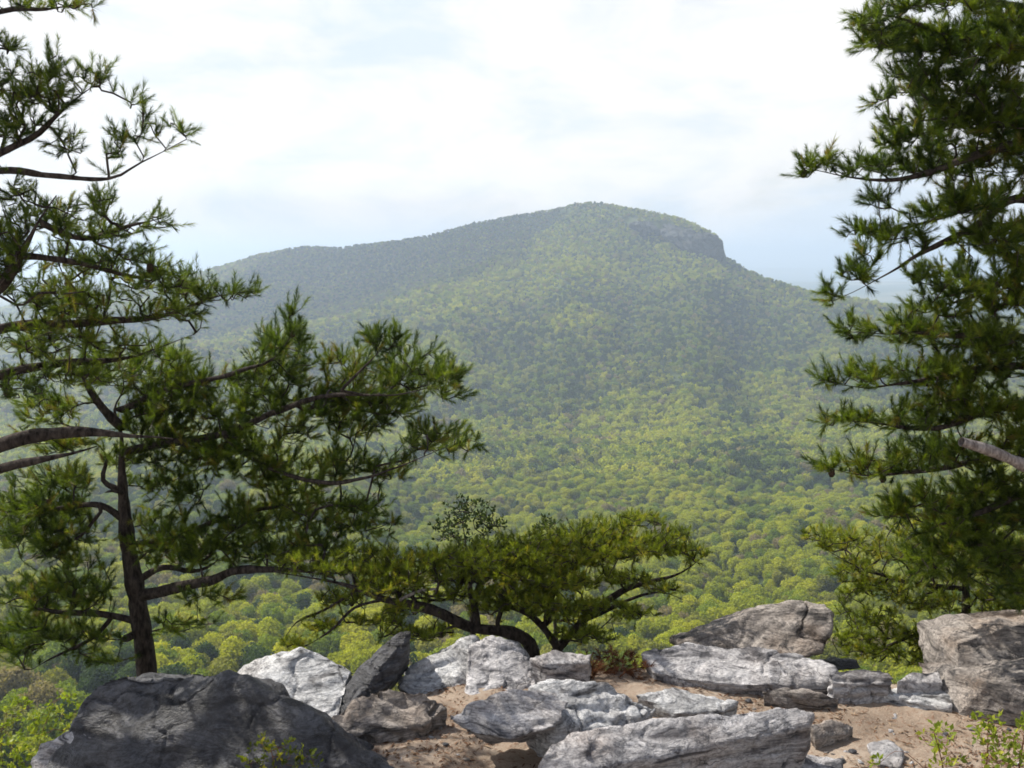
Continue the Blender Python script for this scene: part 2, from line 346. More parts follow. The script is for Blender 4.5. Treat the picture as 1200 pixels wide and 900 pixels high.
# drop most trees where the summit rock breaks through
cl = (U > 775) & (U < 853) & (Pn[:, 1] > ry-105) & (Pn[:, 1] < ry-62); ok &= ~cl
Pn, U, z, ry = Pn[ok], U[ok], z[ok], ry[ok]; n = len(Pn)
z = z-1.5-2.0*smooth(ry-250, ry-60, Pn[:, 1])
P3 = np.stack([Pn[:, 0], Pn[:, 1], 0*z], 1)
nb = fbm(P3/130., 3, 61)+.8*fbm(np.stack([U/110., Pn[:, 1]/420., 0*z], 1), 3, 67); nb2 = fbm(P3/45., 2, 62); up = np.clip((z+226)/320, 0, 1); mt = smooth(1200, 1500, Pn[:, 1])
wy = np.clip(.52-.22*mt+nb*.9-.1*up+.25*(1-smooth(260, 420, Pn[:, 1])), .03, 1); wg = np.clip(.30+.08*mt+nb2*.3, .05, 1); wo_ = np.clip(.17+.22*mt+nb2*.4, .03, 1)
back_ = smooth(0, 120, Pn[:, 1]-np.interp(U, SPU[:, 0], SPU[:, 2]))*(U < 690)
wb = np.clip(.015+.12*np.maximum(fbm(P3/90., 2, 63)-.15, 0)*3+.12*up+.2*back_, .0, .6); wd = np.clip(.04+.2*mt-nb*(.5+.6*mt)+.12*up+nb2*.3, .015, 1)
Wt = np.stack([wy, wg, wo_, wb, wd], 1); Wt /= Wt.sum(1)[:, None]; cum = Wt.cumsum(1); rr = rng.random(n)[:, None]
kd = (rr > cum).sum(1).clip(0, 4)
sc = .93*(.5+.85*rng.random(n)**.8+.25*np.clip(fbm(P3/60., 2, 66)*2, -1, 1)*.5)*(1-.25*up*mt); rot = rng.random(n)*6.283
# the nearest 300 that the frame shows are trees of their own
rr_ = Pn[:, 1]; inview = (np.abs(U-600) < 640) & (rr_ > 205)
# screen row of each tree top, to prefer those not hidden behind ledge
ord_ = np.argsort(np.where(inview, rr_, 1e9))[:295]
mask = np.zeros(n, bool); mask[ord_] = True
TL = {0: 'bright yellow-green spring tree in the valley woods below the ledge', 1: 'fresh mid-green leafy tree in the valley woods below the ledge',
      2: 'dull olive leafy tree in the valley woods below the ledge', 3: 'brownish half-bare tree in the valley woods below the ledge', 4: 'dark green narrow-crowned conifer in the valley woods below the ledge'}
TC = {4: ('conifer_tree', 'conifer')}
def tube(path, rad, sides=6):
    path = np.asarray(path, float); n = len(path); tg = np.gradient(path, axis=0); tg /= np.linalg.norm(tg, axis=1)[:, None]+1e-9
    ref = np.array([.31, .17, .93]) if abs(tg[0][2]) < .9 else np.array([1., .1, 0]); V = []
    u = np.cross(tg[0], ref); u /= np.linalg.norm(u)
    for i in range(n):
        u = u-tg[i]*u.dot(tg[i]); u /= np.linalg.norm(u)+1e-9; w = np.cross(tg[i], u)
        a = np.arange(sides)*2*np.pi/sides
        V.append(path[i]+rad[i]*(np.cos(a)[:, None]*u+np.sin(a)[:, None]*w))
    V = np.concatenate(V); Fc = []
    i, j = np.meshgrid(np.arange(n-1), np.arange(sides), indexing='ij'); i = i.ravel(); j = j.ravel(); j2 = (j+1) % sides
    Fc = np.stack([i*sides+j, i*sides+j2, (i+1)*sides+j2, (i+1)*sides+j], 1)
    return V, Fc
tv, tf = tube([(0, 0, -3), (.1, 0, 2), (-.1, .15, 6), (0, 0, 10)], [.3, .26, .2, .08])
trunk_o = mesh_np('trunk', tv, tf, M_BARK, link=False, smooth=True)
for q in ord_:
    k = int(kd[q]); nm = TC.get(k, ('leafy_tree', 'tree'))
    r_ = empty(nm[0], (Pn[q, 0], Pn[q, 1], z[q])); r_.rotation_euler.z = rot[q]; r_.scale = (sc[q]*1.12,)*3
    tag(r_, TL[k], nm[1], 'trees of the valley woods')
    c = near_src[3*k+int(rng.integers(0, 3))].copy(); c.name = 'crown'; COL.objects.link(c); c.parent = r_
    c = trunk_o.copy(); COL.objects.link(c); c.parent = r_
Pr, zr, kr, sr, ro = Pn[~mask], z[~mask], kd[~mask], sc[~mask], rot[~mask]
near_l = Pr[:, 1] < 900
me = bpy.data.meshes.new('forest'); me.from_pydata([tuple(v) for v in np.stack([Pr[:, 0], Pr[:, 1], zr], 1)], [], [])
for an, ty, val in (('kind_id', 'INT', kr+near_l*(5+5*(rng.random(len(kr)) > .5))), ('size', 'FLOAT', sr*1.12), ('turn', 'FLOAT', ro)):
    a = me.attributes.new(an, ty, 'POINT'); a.data.foreach_set('value', np.asarray(val, np.int32 if ty == 'INT' else np.float32))
fo = bpy.data.objects.new('forest', me); COL.objects.link(fo)
g = bpy.data.node_groups.new('forest', 'GeometryNodeTree'); g.interface.new_socket('Geometry', in_out='INPUT', socket_type='NodeSocketGeometry'); g.interface.new_socket('Geometry', in_out='OUTPUT', socket_type='NodeSocketGeometry')
gi = g.nodes.new('NodeGroupInput'); go = g.nodes.new('NodeGroupOutput'); ip = g.nodes.new('GeometryNodeInstanceOnPoints'); ci = g.nodes.new('GeometryNodeCollectionInfo')
ci.inputs['Collection'].default_value = srcc; ci.inputs['Separate Children'].default_value = True; ci.inputs['Reset Children'].default_value = True
def na(nm, ty):
    x = g.nodes.new('GeometryNodeInputNamedAttribute'); x.data_type = ty; x.inputs[0].default_value = nm; return x.outputs[0]
cx = g.nodes.new('ShaderNodeCombineXYZ'); g.links.new(na('turn', 'FLOAT'), cx.inputs[2])
er = g.nodes.new('FunctionNodeEulerToRotation'); g.links.new(cx.outputs[0], er.inputs[0])
g.links.new(gi.outputs[0], ip.inputs['Points']); g.links.new(ci.outputs[0], ip.inputs['Instance']); ip.inputs['Pick Instance'].default_value = True
g.links.new(na('kind_id', 'INT'), ip.inputs['Instance Index']); g.links.new(er.outputs[0], ip.inputs['Rotation']); g.links.new(na('size', 'FLOAT'), ip.inputs['Scale'])
g.links.new(ip.outputs[0], go.inputs[0]); md = fo.modifiers.new('forest', 'NODES'); md.node_group = g
tag(fo, kind='stuff'); tag(fo, 'spring forest covering the valley and the mountain', 'forest')
print('forest', len(Pr))

# ------------------------------------------------------------------ rocks
def rock(name, label, hulls, vox=.0125, mat=None, amp=.05, lay=.018, layf=11., ldir=(.25, .1, 1), seed=0, kind=None, group=None, cat='rock', sm=5, parent=None):
    bm = bmesh.new(); allp = []
    for h in hulls:
        b2 = bmesh.new()
        for p in h: b2.verts.new(p); allp.append(p)
        bmesh.ops.convex_hull(b2, input=b2.verts[:]); tmp = bpy.data.meshes.new('t'); 
        bmesh.ops.delete(b2, geom=[v for v in b2.verts if not v.link_faces], context='VERTS')
        b2.to_mesh(tmp); bm.from_mesh(tmp); bpy.data.meshes.remove(tmp); b2.free()
    me = bpy.data.meshes.new('t'); bm.to_mesh(me); bm.free(); ob = bpy.data.objects.new('t', me); COL.objects.link(ob)
    m = ob.modifiers.new('r', 'REMESH'); m.mode = 'VOXEL'; m.voxel_size = vox; 
    m = ob.modifiers.new('s', 'SMOOTH'); m.iterations = sm; m.factor = .5
    dg = bpy.context.evaluated_depsgraph_get(); ev = bpy.data.meshes.new_from_object(ob.evaluated_get(dg))
    bpy.data.objects.remove(ob); bpy.data.meshes.remove(me)
    nv = len(ev.vertices); V = np.empty(nv*3, np.float32); ev.vertices.foreach_get('co', V); V = V.reshape(-1, 3).astype(float)
    Nn = np.empty(nv*3, np.float32); ev.vertices.foreach_get('normal', Nn); Nn = Nn.reshape(-1, 3).astype(float)
    u = .014/vox if vox > 1 else 1.0; Q = V*u+seed*3.7
    l = np.array(ldir, float); l /= np.linalg.norm(l)
    d1 = fbm(Q*2.1, 3, seed)*amp
    w = fbm(Q*2.2, 4, seed+5)*.24; s = (Q@l+w)*layf
    tri = np.abs((s % 1)-.5)*2; tri = np.minimum(tri*1.6, 1)                       # ledges with thin grooves between
    side = 1-np.abs(Nn@l)*.75
    s2 = (Q@l*1.0+w*1.3+5)*layf*.37; off = .5*_h(np.floor(s2).astype(np.int64), 0*nv+np.zeros(nv, np.int64), np.zeros(nv, np.int64), seed)*.5
    d2 = ((tri-1)*.8+off)*lay*side
    cr = np.abs(fbm(Q*2.4+9, 3, seed+9)); d3 = -smooth(.045, 0, cr)*-1*0-np.clip(1-cr/.035, 0, 1)*lay*1.2
    d4 = fbm(Q*16, 3, seed+3)*.007+ (np.abs(fbm(Q*6, 3, seed+4))-.2)*.03
    V = V+Nn*((d1+d2+d3+d4)/u)[:, None]
    c = V.mean(0); c[2] = V[:, 2].min(); V -= c
    ev.vertices.foreach_set('co', V.astype(np.float32).ravel()); ev.polygons.foreach_set('use_smooth', np.ones(len(ev.polygons), bool)); ev.update()
    ev.materials.clear(); ev.materials.append(vary(mat or M_ROCK, seed) if (mat or M_ROCK) is not M_CLIFF else M_CLIFF); ev.name = name
    ob = bpy.data.objects.new(name, ev); COL.objects.link(ob); ob.location = c
    if kind: tag(ob, kind=kind)
    else: tag(ob, label, cat, group)
    return ob
def TOP(pts, zb=-.2, shrink=.86, push=0.0):
    """points (u,v,h) of the rock's top; same points dropped to zb close it below"""
    T_ = [PH(*p) for p in pts]; c = np.mean(T_, 0); out = list(T_)
    for p in T_:
        q = p.copy(); q[:2] = c[:2]+(p[:2]-c[:2])*shrink; q[2] = zb; q[1] += push; out.append(q)
    return out
def YP(pts): return [PY(*p) for p in pts]
def back(pts, dy, dz): return [PY(*p)+np.array([0, dy, dz]) for p in pts]
GR = 'boulders and slabs on the overlook ledge'
t1 = [(98, 822, 4.9), (112, 800, 4.95), (146, 784, 5.0), (190, 782, 5.0), (268, 794, 4.95), (284, 800, 4.9), (305, 826, 4.8), (350, 846, 4.75), (400, 870, 4.65), (462, 902, 4.55)]
rock('boulder', 'large dark shaded boulder at the lower left, in front of the pine trunk',
     [YP(t1)+back(t1, .55, -.25)+YP([(62, 870, 4.75), (45, 905, 4.6), (60, 1010, 4.55), (250, 1060, 4.45), (480, 1000, 4.3), (250, 960, 4.6), (300, 860, 4.72), (170, 850, 4.85)])+[np.array([-2.1, 5.4, -.5]), np.array([-.4, 5.0, -.4])]],
     mat=M_DARK, amp=.10, lay=.013, seed=61, ldir=(.75, .1, .6), layf=6, sm=2, group=GR)
rock('rock', 'pale rough rock at the foot of the dark boulder, left side', [YP([(30, 905, 4.7), (48, 872, 4.75), (88, 852, 4.8), (125, 872, 4.7), (118, 915, 4.55), (40, 990, 4.4), (120, 1000, 4.3)])+back([(48, 872, 4.8), (88, 852, 4.8)], .4, -.4)],
     mat=M_ROCK, amp=.05, seed=2, group=GR)
t2 = [(270, 788, 5.75), (300, 773, 5.8), (352, 756, 5.8), (372, 762, 5.8), (414, 785, 5.7)]
rock('boulder', 'bright white boulder between the dark boulder and the leaning slab', [YP(t2)+back(t2, .5, -.35)+YP([(400, 840, 5.3), (350, 870, 5.1), (290, 840, 5.2), (264, 805, 5.5)])+back([(395, 835, 5.4), (350, 858, 5.2), (290, 830, 5.4)], .2, -.5)],
     mat=M_WHITE, amp=.06, lay=.014, seed=3, ldir=(.6, 0, .8), group=GR)
rock('slab', 'thin dark slab leaning up like a fin left of the white blocks', [YP([(372, 852, 5.35), (410, 792, 5.65), (440, 762, 5.75), (470, 740, 5.8), (481, 741, 5.8), (479, 772, 5.75), (462, 800, 5.6), (430, 822, 5.45), (395, 848, 5.3)])+back([(380, 848, 5.35), (440, 768, 5.75), (476, 744, 5.8), (476, 790, 5.7), (440, 830, 5.5)], .22, -.06)],
     mat=M_DARK, amp=.02, lay=.014, ldir=(.75, .2, -.6), layf=16, seed=4, group=GR, vox=.011)
rock('boulder', 'low dark rock lying under the leaning slab', [TOP([(385, 838, .12), (440, 806, .22), (500, 806, .2), (528, 826, .12), (500, 850, .08), (400, 858, .08)], -.15, .95)],
     mat=M_BROWN, amp=.05, lay=.03, ldir=(.5, .4, .7), layf=9, seed=5, group=GR)
rock('boulder', 'jagged white block left of the standing striped slab', [YP([(466, 806, 5.75), (478, 786, 5.85), (500, 770, 5.95), (532, 752, 6.05), (556, 748, 6.1), (560, 800, 5.8), (520, 815, 5.65), (480, 815, 5.65)])+back([(470, 790, 5.9), (532, 752, 6.05), (556, 748, 6.1)], .35, -.15)+YP([(500, 850, 5.65), (560, 850, 5.6)])],
     mat=M_WHITE, amp=.07, lay=.03, layf=9, ldir=(.3, .8, .5), seed=6, group=GR)
rock('slab', 'upright grey slab with fine slanting stripes behind the middle boulder', [YP([(548, 757, 5.95), (575, 746, 6.0), (608, 756, 6.0), (626, 776, 5.9), (628, 815, 5.6), (590, 825, 5.5), (545, 815, 5.55)])+back([(550, 758, 6.0), (608, 757, 6.0), (626, 780, 5.9)], .3, -.1)+YP([(545, 850, 5.5), (625, 850, 5.5)])],
     mat=M_ROCK, amp=.03, lay=.012, layf=22, ldir=(.8, .1, .45), seed=7, group=GR)
rock('slab', 'small flat grey slab right of the twisted pine base', [TOP([(618, 770, .16), (650, 762, .18), (694, 766, .18), (692, 776, .16), (640, 779, .15)], -.1, .95)], mat=M_ROCK, amp=.02, lay=.01, seed=8, group=GR, vox=.011)
rock('boulder', 'middle grey boulder with its snout jutting over a dark hollow', [TOP([(520, 840, .27), (545, 822, .33), (600, 808, .36), (650, 806, .34), (668, 822, .33), (655, 850, .27), (600, 866, .24), (555, 862, .22)], .04, .55, .2)],
     mat=M_ROCK, amp=.05, lay=.03, layf=10, ldir=(.35, .5, .8), seed=9, group=GR)
rock('rock', 'white rippled rock between the middle boulder and the big flat one', [TOP([(615, 812, .28), (645, 798, .32), (715, 800, .28), (770, 830, .16), (740, 852, .14), (650, 852, .22)], -.1, .95)],
     mat=M_WHITE, amp=.05, lay=.025, layf=10, ldir=(-.3, .6, .7), seed=10, group=GR)
rock('boulder', 'big flat-topped boulder with brown front in the bottom foreground', [TOP([(616, 918, .30), (636, 880, .36), (666, 856, .37), (760, 842, .37), (860, 832, .36), (925, 827, .34), (955, 836, .30), (948, 850, .28), (839, 864, .28), (756, 878, .28), (680, 898, .28)], -.12, .93, .03)],
     mat=M_ROCK, amp=.022, lay=.010, layf=7, ldir=(.1, -.35, .9), seed=11, group=GR)
rock('slab', 'light low slab behind the big flat-topped boulder', [TOP([(742, 812, .14), (790, 803, .16), (868, 822, .10), (850, 834, .08), (790, 836, .10)], -.1, .95)], mat=M_WHITE, amp=.02, lay=.014, seed=12, group=GR, vox=.011)
rock('boulder', 'long layered grey rock running across the back of the ledge', [TOP([(752, 764, .10), (800, 754, .14), (880, 758, .14), (945, 768, .13), (982, 786, .10), (965, 804, .04), (880, 802, .05), (800, 796, .05), (762, 786, .07)], -.15, .97)],
     mat=M_ROCK, amp=.05, lay=.018, layf=7, ldir=(.25, .3, .9), seed=13, group=GR)
rock('boulder', 'wedge-shaped boulder rising highest at the back, right of centre', [YP([(792, 750, 6.6), (850, 728, 6.6), (905, 706, 6.55), (940, 701, 6.55), (970, 708, 6.5), (978, 730, 6.35), (962, 765, 6.2), (935, 775, 6.15), (860, 765, 6.3), (800, 758, 6.4)])+back([(800, 750, 6.6), (905, 706, 6.55), (970, 708, 6.5), (975, 750, 6.3)], .5, -.2)],
     mat=M_BROWN, amp=.05, lay=.03, layf=8, ldir=(-.35, .3, .85), seed=14, group=GR)
rock('rock', 'squared end block right of the long layered rock', [TOP([(968, 786, .15), (1000, 781, .17), (1040, 783, .17), (1049, 795, .13), (1030, 800, .11), (975, 800, .1)], -.1, 1.0)], mat=M_ROCK, amp=.02, lay=.02, layf=12, seed=15, group=GR, vox=.011)
rock('rock', 'small dark rock tucked behind the squared end block', [YP([(955, 776, 6.3), (975, 770, 6.35), (1005, 772, 6.3), (1012, 785, 6.2), (958, 788, 6.15)])+back([(960, 776, 6.3), (1005, 773, 6.3)], .3, -.15)], mat=M_DARK, amp=.02, seed=16, group=GR, vox=.011)
rock('rock', 'thin flat rock lying on the dirt in front of the long layered rock', [TOP([(890, 808, .06), (920, 804, .07), (965, 812, .06), (985, 818, .03), (960, 822, .02), (905, 816, .03)], -.06, .95)], mat=M_BROWN, amp=.015, lay=.01, seed=17, group=GR, vox=.009)
rock('rock', 'small dark rock on the dirt right of the flat-topped boulder', [TOP([(948, 850, .1), (970, 842, .1), (1000, 848, .05), (995, 860, .03), (955, 866, .06)], -.08, .95)], mat=M_BROWN, amp=.015, lay=.01, seed=18, group=GR, vox=.009)
rock('rock', 'rounded pale rock left of the right-hand boulder stack', [TOP([(1048, 798, .12), (1066, 784, .16), (1100, 782, .17), (1110, 800, .12), (1060, 808, .06)], -.1, 1)], mat=M_ROCK, amp=.03, lay=.006, sm=14, seed=19, group=GR, vox=.011)
rock('slab', 'light flat slab at the foot of the right-hand boulder stack', [TOP([(1025, 810, .03), (1060, 804, .05), (1118, 810, .06), (1118, 828, .04), (1070, 824, .02)], -.08, 1)], mat=M_WHITE, amp=.015, lay=.01, seed=20, group=GR, vox=.011)
rock('boulder', 'upper grey boulder of the stack at the right edge', [YP([(1120, 752, 5.75), (1132, 744, 5.8), (1158, 742, 5.8), (1174, 732, 5.8), (1210, 730, 5.8), (1290, 734, 5.8), (1300, 795, 5.65), (1180, 798, 5.6), (1120, 790, 5.65)])+back([(1120, 752, 5.75), (1160, 742, 5.8), (1290, 734, 5.8), (1122, 780, 5.65)], .6, -.1)+YP([(1290, 850, 5.65), (1130, 850, 5.65)])],
     mat=M_BROWN, amp=.07, lay=.010, layf=5, ldir=(.3, .5, .75), seed=21, group=GR)
rock('boulder', 'lower mottled boulder of the stack at the right edge', [YP([(1106, 790, 5.6), (1122, 788, 5.45), (1150, 804, 5.25), (1200, 800, 5.2), (1290, 790, 5.15), (1300, 850, 5.1), (1200, 855, 5.15), (1150, 845, 5.25), (1118, 838, 5.3), (1100, 805, 5.5)])+back([(1100, 780, 5.6), (1290, 780, 5.2)], .35, -.12)+YP([(1110, 870, 5.3), (1290, 900, 5.15)])],
     mat=M_BROWN, amp=.07, lay=.010, layf=5, ldir=(.5, .2, .7), seed=22, group=GR)
rock('slab', 'pale slab sunk flush in the dirt path at the bottom right', [TOP([(1015, 872, .015), (1040, 866, .02), (1062, 880, .015), (1055, 898, .012), (1030, 896, .012)], -.05, 1)], mat=M_ROCK, amp=.008, lay=.004, seed=23, group=GR, vox=.009)
rock('slab', 'flat stone at the bottom edge right of the flat-topped boulder', [TOP([(915, 895, .05), (950, 882, .06), (985, 890, .05), (990, 910, .04), (920, 915, .04)], -.08, 1)], mat=M_ROCK, amp=.01, lay=.006, seed=24, group=GR, vox=.009)
# loose stones on the dirt
protos = []
for k in range(5):
    r = np.random.default_rng(100+k); hp = r.normal(size=(14, 3)); hp /= np.linalg.norm(hp, axis=1)[:, None]; hp *= np.array([1, .75, .45])*.03
    ob = rock('stone', 'x', [list(hp)], vox=.004, mat=[M_BROWN, M_ROCK, M_BROWN, M_WHITE, M_DARK][k], amp=.004, lay=.001, seed=30+k, sm=2); protos.append(ob)
r = np.random.default_rng(5); cnt = 0
for i in range(100):
    if i < 76: u, v = r.uniform(860, 1200), r.uniform(812, 898)
    else: u, v = r.uniform(470, 560), r.uniform(840, 898)
    p = PH(u, v, 0); 
    k = i if i < 5 else int(r.integers(0, 5)); ob = protos[k] if i < 5 else protos[k].copy()
    if i >= 5: COL.objects.link(ob)
    ob.location = (p[0], p[1], float(ledge_z(np.array([p[0]]), np.array([p[1]]))[0])-.006); ob.rotation_euler.z = r.random()*6.28; s = r.uniform(.25, 1.0)**1.3; ob.scale = (s, s, s)
    tag(ob, ['small brown stone loose on the sandy dirt', 'small grey stone loose on the sandy dirt', 'small brown stone loose on the sandy dirt', 'small white stone loose on the sandy dirt', 'small blackish stone loose on the sandy dirt'][k], 'stone', 'loose stones on the dirt')
# dead needles and leaf bits strewn on the dirt
r = np.random.default_rng(9); n = 17000; lx = r.uniform(-1.6, 3.2, n); ly = r.uniform(4.2, 6.1, n); kp = fbm(np.stack([lx*2.2, ly*2.2, 0*lx], 1), 3, 71) > r.uniform(-.3, .35, n); lx, ly = lx[kp], ly[kp]; n = len(lx)
lz = ledge_z(lx, ly)+.004; an = r.random(n)*6.28; ln = r.uniform(.008, .03, n); wd_ = r.uniform(.001, .006, n); dx, dy = np.cos(an), np.sin(an); tz = r.uniform(0, .008, n)
Vl = np.stack([np.stack([lx-dx*ln, ly-dy*ln, lz], 1), np.stack([lx-dy*wd_, ly+dx*wd_, lz+tz], 1), np.stack([lx+dx*ln, ly+dy*ln, lz], 1), np.stack([lx+dy*wd_, ly-dx*wd_, lz+tz*.5], 1)], 1).reshape(-1, 3)
o = mesh_np('leaf_litter', Vl, np.arange(4*n).reshape(n, 4), leaf_mat('dead_litter', [(0, (.05, .025, .015)), (.6, (.16, .085, .05)), (1, (.30, .22, .15))], .1, .8, .1, 'tone'), attr={'tone': ('FACE', r.random(n))})
tag(o, 'dead needles and leaf bits strewn over the sandy dirt', 'leaf litter', kind='stuff')
# summit cliff
def cy(u, v, off=0): return (u, v, float(np.interp(u, RID[:, 0], RID[:, 2]))-60+off)
rock('cliff', None, [YP([cy(740, 262), cy(760, 262), cy(792, 277, 2210), (760, 269, 2240), (740, 264, 2270)])+back([cy(740, 262), cy(790, 268)], 60, -10),
      YP([cy(780, 264), cy(815, 266), cy(842, 272), cy(849, 284), cy(853, 300), cy(850, 305, -20), (825, 304, 2190), (800, 292, 2190), (778, 278, 2200)])+back([cy(780, 266), cy(842, 273), cy(853, 300)], 90, -8)],
     vox=1.6, mat=M_CLIFF, amp=.11, lay=.15, layf=8, ldir=(.7, .1, .7), seed=40, kind='structure', sm=2)

# unseen cumulus added up-sun to shade the slope behind the spur
cm, t = newmat('shade_cloud_white'); finish(t, bsdf(t, (.8, .8, .8), 1.0, 0))
bmc = bmesh.new(); bmesh.ops.create_icosphere(bmc, subdivisions=5, radius=1); Vc = np.array([v.co[:] for v in bmc.verts]); Fc_ = np.array([[v.index for v in f.verts] for f in bmc.faces]); bmc.free()
Vn = Vc*(1+.45*fbm(Vc*1.6, 5, 91))[:, None]*np.array([640, 540, 170]); ca = R(-17); Vn = np.stack([Vn[:, 0]*math.cos(ca)-Vn[:, 1]*math.sin(ca), Vn[:, 0]*math.sin(ca)+Vn[:, 1]*math.cos(ca), Vn[:, 2]], 1)
co_ = np.array([-490, 2640, 0])+np.array(sdir)*3300
o = mesh_np('shade_cloud', Vn, Fc_, cm, smooth=True); o.location = co_; tag(o, kind='structure')
# ------------------------------------------------------------------ trees
def catmull(P, step):
    P = np.asarray(P, float); Q = np.vstack([2*P[0]-P[1], P, 2*P[-1]-P[-2]]); out = []
    for i in range(1, len(Q)-2):
        n = max(2, int(np.linalg.norm(Q[i+1]-Q[i])/step)); t = np.linspace(0, 1, n, endpoint=False)[:, None]
        out.append(.5*((2*Q[i])+(-Q[i-1]+Q[i+1])*t+(2*Q[i-1]-5*Q[i]+4*Q[i+1]-Q[i+2])*t**2+(-Q[i-1]+3*Q[i]-3*Q[i+1]+Q[i+2])*t**3))
    return np.vstack(out+[P[-1:]])
def grow(name, label, cat, base, limbs, blobs, yd, seed, dens=1/165., ry=.45, needle=.056, nn=104, nw=.0026, shoot=.10, extra=2, mat=None, kind='needle', group=None, cones=0, bark=None, trunkmat=None, leafr=.0028, upw=.55, dead=(), leafsz=.03, minr=.0018, step=.05):
    """limbs[0] is the trunk: ([(u,v,y)...], r0, r1); blobs: (u,v,ru,rv[,y[,ry]]) in the photograph's pixels at depth y"""
    r = np.random.default_rng(seed); bark = bark or M_BARK
    pos_, par, lim, rad, plen = [], [], [], [], []
    for li, (pl, r0, r1) in enumerate(limbs):
        pw = np.array([PY(*p) for p in pl]) if len(pl[0]) == 3 else None
        c = catmull(pw, step); n = len(c); wob = np.stack([fbm(np.stack([np.arange(n)*step*1.6+li*9, 0*np.arange(n)+j*3.3, 0*np.arange(n)], 1), 3, seed+j) for j in range(3)], 1)
        if li: c = c+wob*.05*np.linspace(0, 1, n)[:, None]**.5
        rr = np.linspace(1, 0, n)**.8*(r0-r1)+r1
        if li not in dead: rr = np.maximum(rr*(1-.8*smooth(.6, 1, np.linspace(0, 1, n))), .0022)
        if li == 0: pr = -1; L0 = 0
        else:
            A = np.array(pos_); d = np.linalg.norm(A-c[0], axis=1); pr = int(d.argmin()); L0 = plen[pr]
            if d[pr] > .12:
                m = max(2, int(d[pr]/step)); a0 = A[pr]; seg = [a0+(c[0]-a0)*s for s in np.linspace(0, 1, m+1)[1:-1]]
                c = np.vstack([seg, c]); rr = np.concatenate([np.full(len(seg), r0), rr]); n = len(c)
        for i in range(n):
            pos_.append(c[i]); par.append(pr); lim.append(li); rad.append(rr[i]); plen.append(L0+i*step); pr = len(pos_)-1
    nskel = len(pos_)
    tg = []; cen = []
    for b in blobs:
        u, v, ru, rv = b[:4]; yb = b[4] if len(b) > 4 else yd; rb = b[5] if len(b) > 5 else ry
        m = max(3, int(math.pi*ru*rv*dens)); got = 0; k = 0
        ph = r.random(3)*6
        while got < m and k < m*6:
            k += 1; q = r.normal(size=3); q /= np.linalg.norm(q); q *= r.random()**.38
            p = PY(u+q[0]*ru, v+q[1]*rv, yb+q[2]*rb)
            if len(tg) and got > 2 and np.min(np.linalg.norm(np.array(tg[-60:])-p, axis=1)) < .05: continue
            if fbm(np.array([p])*3.2, 2, seed+77)[0] < -.16: 
                if r.random() < .8: continue
            tg.append(p); cen.append(PY(u, v+rv*.5, yb)); got += 1
    dead_cost = np.array([50. if l in dead else 0. for l in lim])
    tg = np.array(tg); cen = np.array(cen); A0 = np.array(pos_)
    cap = nskel+len(tg)*30; A = np.zeros((cap, 3)); A[:nskel] = A0; PL = np.zeros(cap); PL[:nskel] = plen; cnt = nskel
    okp = np.ones(cap, bool); okp[:0] = True
    d0 = np.array([np.min(np.linalg.norm(A0-p, axis=1)) for p in tg]); ends = []
    for k in np.argsort(d0):
        p = tg[k]; dd = np.linalg.norm(A[:cnt]-p, axis=1); cost = dd+.10*PL[:cnt]+(np.concatenate([dead_cost, np.zeros(cnt-nskel)]) if len(dead) else 0)+.3*np.maximum(0, A[:cnt, 2]-p[2]); i = int(cost.argmin()); L = dd[i]
        if L < .02: continue
        pp = par[i]; dirn = (A[i]-A[pp]) if pp >= 0 else np.array([0, 0, 1.]); dirn = dirn/(np.linalg.norm(dirn)+1e-9)
        ctrl = A[i]+dirn*L*.35+np.array([0, 0, -.08*L])+r.normal(size=3)*.09*L; n = max(2, int(L/step))
        s = np.linspace(0, 1, n+1)[1:, None]; cu = (1-s)**2*A[i]+2*s*(1-s)*ctrl+s**2*p
        cu[:-1] += r.normal(size=(n-1, 3))*.007
        pr = i
        for j in range(n):
            if cnt >= cap: break
            A[cnt] = cu[j]; PL[cnt] = PL[pr]+L/n; par.append(pr); lim.append(lim[pr]); rad.append(0); pr = cnt; cnt += 1
        ends.append((pr, k))
    A = A[:cnt]; par = np.array(par[:cnt]); lim = np.array(lim[:cnt])
    e = 2.3; acc = np.zeros(cnt); hasc = np.zeros(cnt, bool); hasc[par[par >= 0]] = True
    for i in range(cnt-1, -1, -1):
        if not hasc[i]: acc[i] += leafr**e
        if par[i] >= 0: acc[par[i]] += acc[i]
    pr_ = acc**(1/e); Rr = np.array([max(rad[i], min(pr_[i], rad[i]*1.0 if i < nskel else 1)) for i in range(cnt)]); Rr = np.maximum(Rr, minr)
    # chains
    main = -np.ones(cnt, int); bestr = -np.ones(cnt)
    for i in range(cnt):
        p = par[i]
        if p >= 0:
            sc_ = Rr[i]+(1 if (i < nskel and lim[i] == lim[p]) else 0)
            if sc_ > bestr[p]: bestr[p] = sc_; main[p] = i
    root = empty(name, tuple(PY(*limbs[0][0][0])) if base is None else base); tag(root, label, cat, group); off = np.array(root.location)
    geo = {}
    for i in range(cnt):
        p = par[i]
        if p >= 0 and main[p] == i: continue
        ch = [i]; 
        while main[ch[-1]] >= 0: ch.append(main[ch[-1]])
        path = A[ch]; rr = Rr[ch]
        if p >= 0: path = np.vstack([A[p][None], path]); rr = np.concatenate([[min(Rr[p], rr[0]*1.25)], rr])
        if len(path) < 2: continue
        rn = rr*(1+.25*fbm(path*11, 3, seed+1)) if rr[0] > .008 else rr
        V, Fc = tube(path, rn, 9 if rr[0] > .02 else (6 if rr[0] > .008 else 4))
        g_ = geo.setdefault(int(lim[i]), [[], [], 0]); g_[0].append(V); g_[1].append(Fc+g_[2]); g_[2] += len(V)
    parts = {}
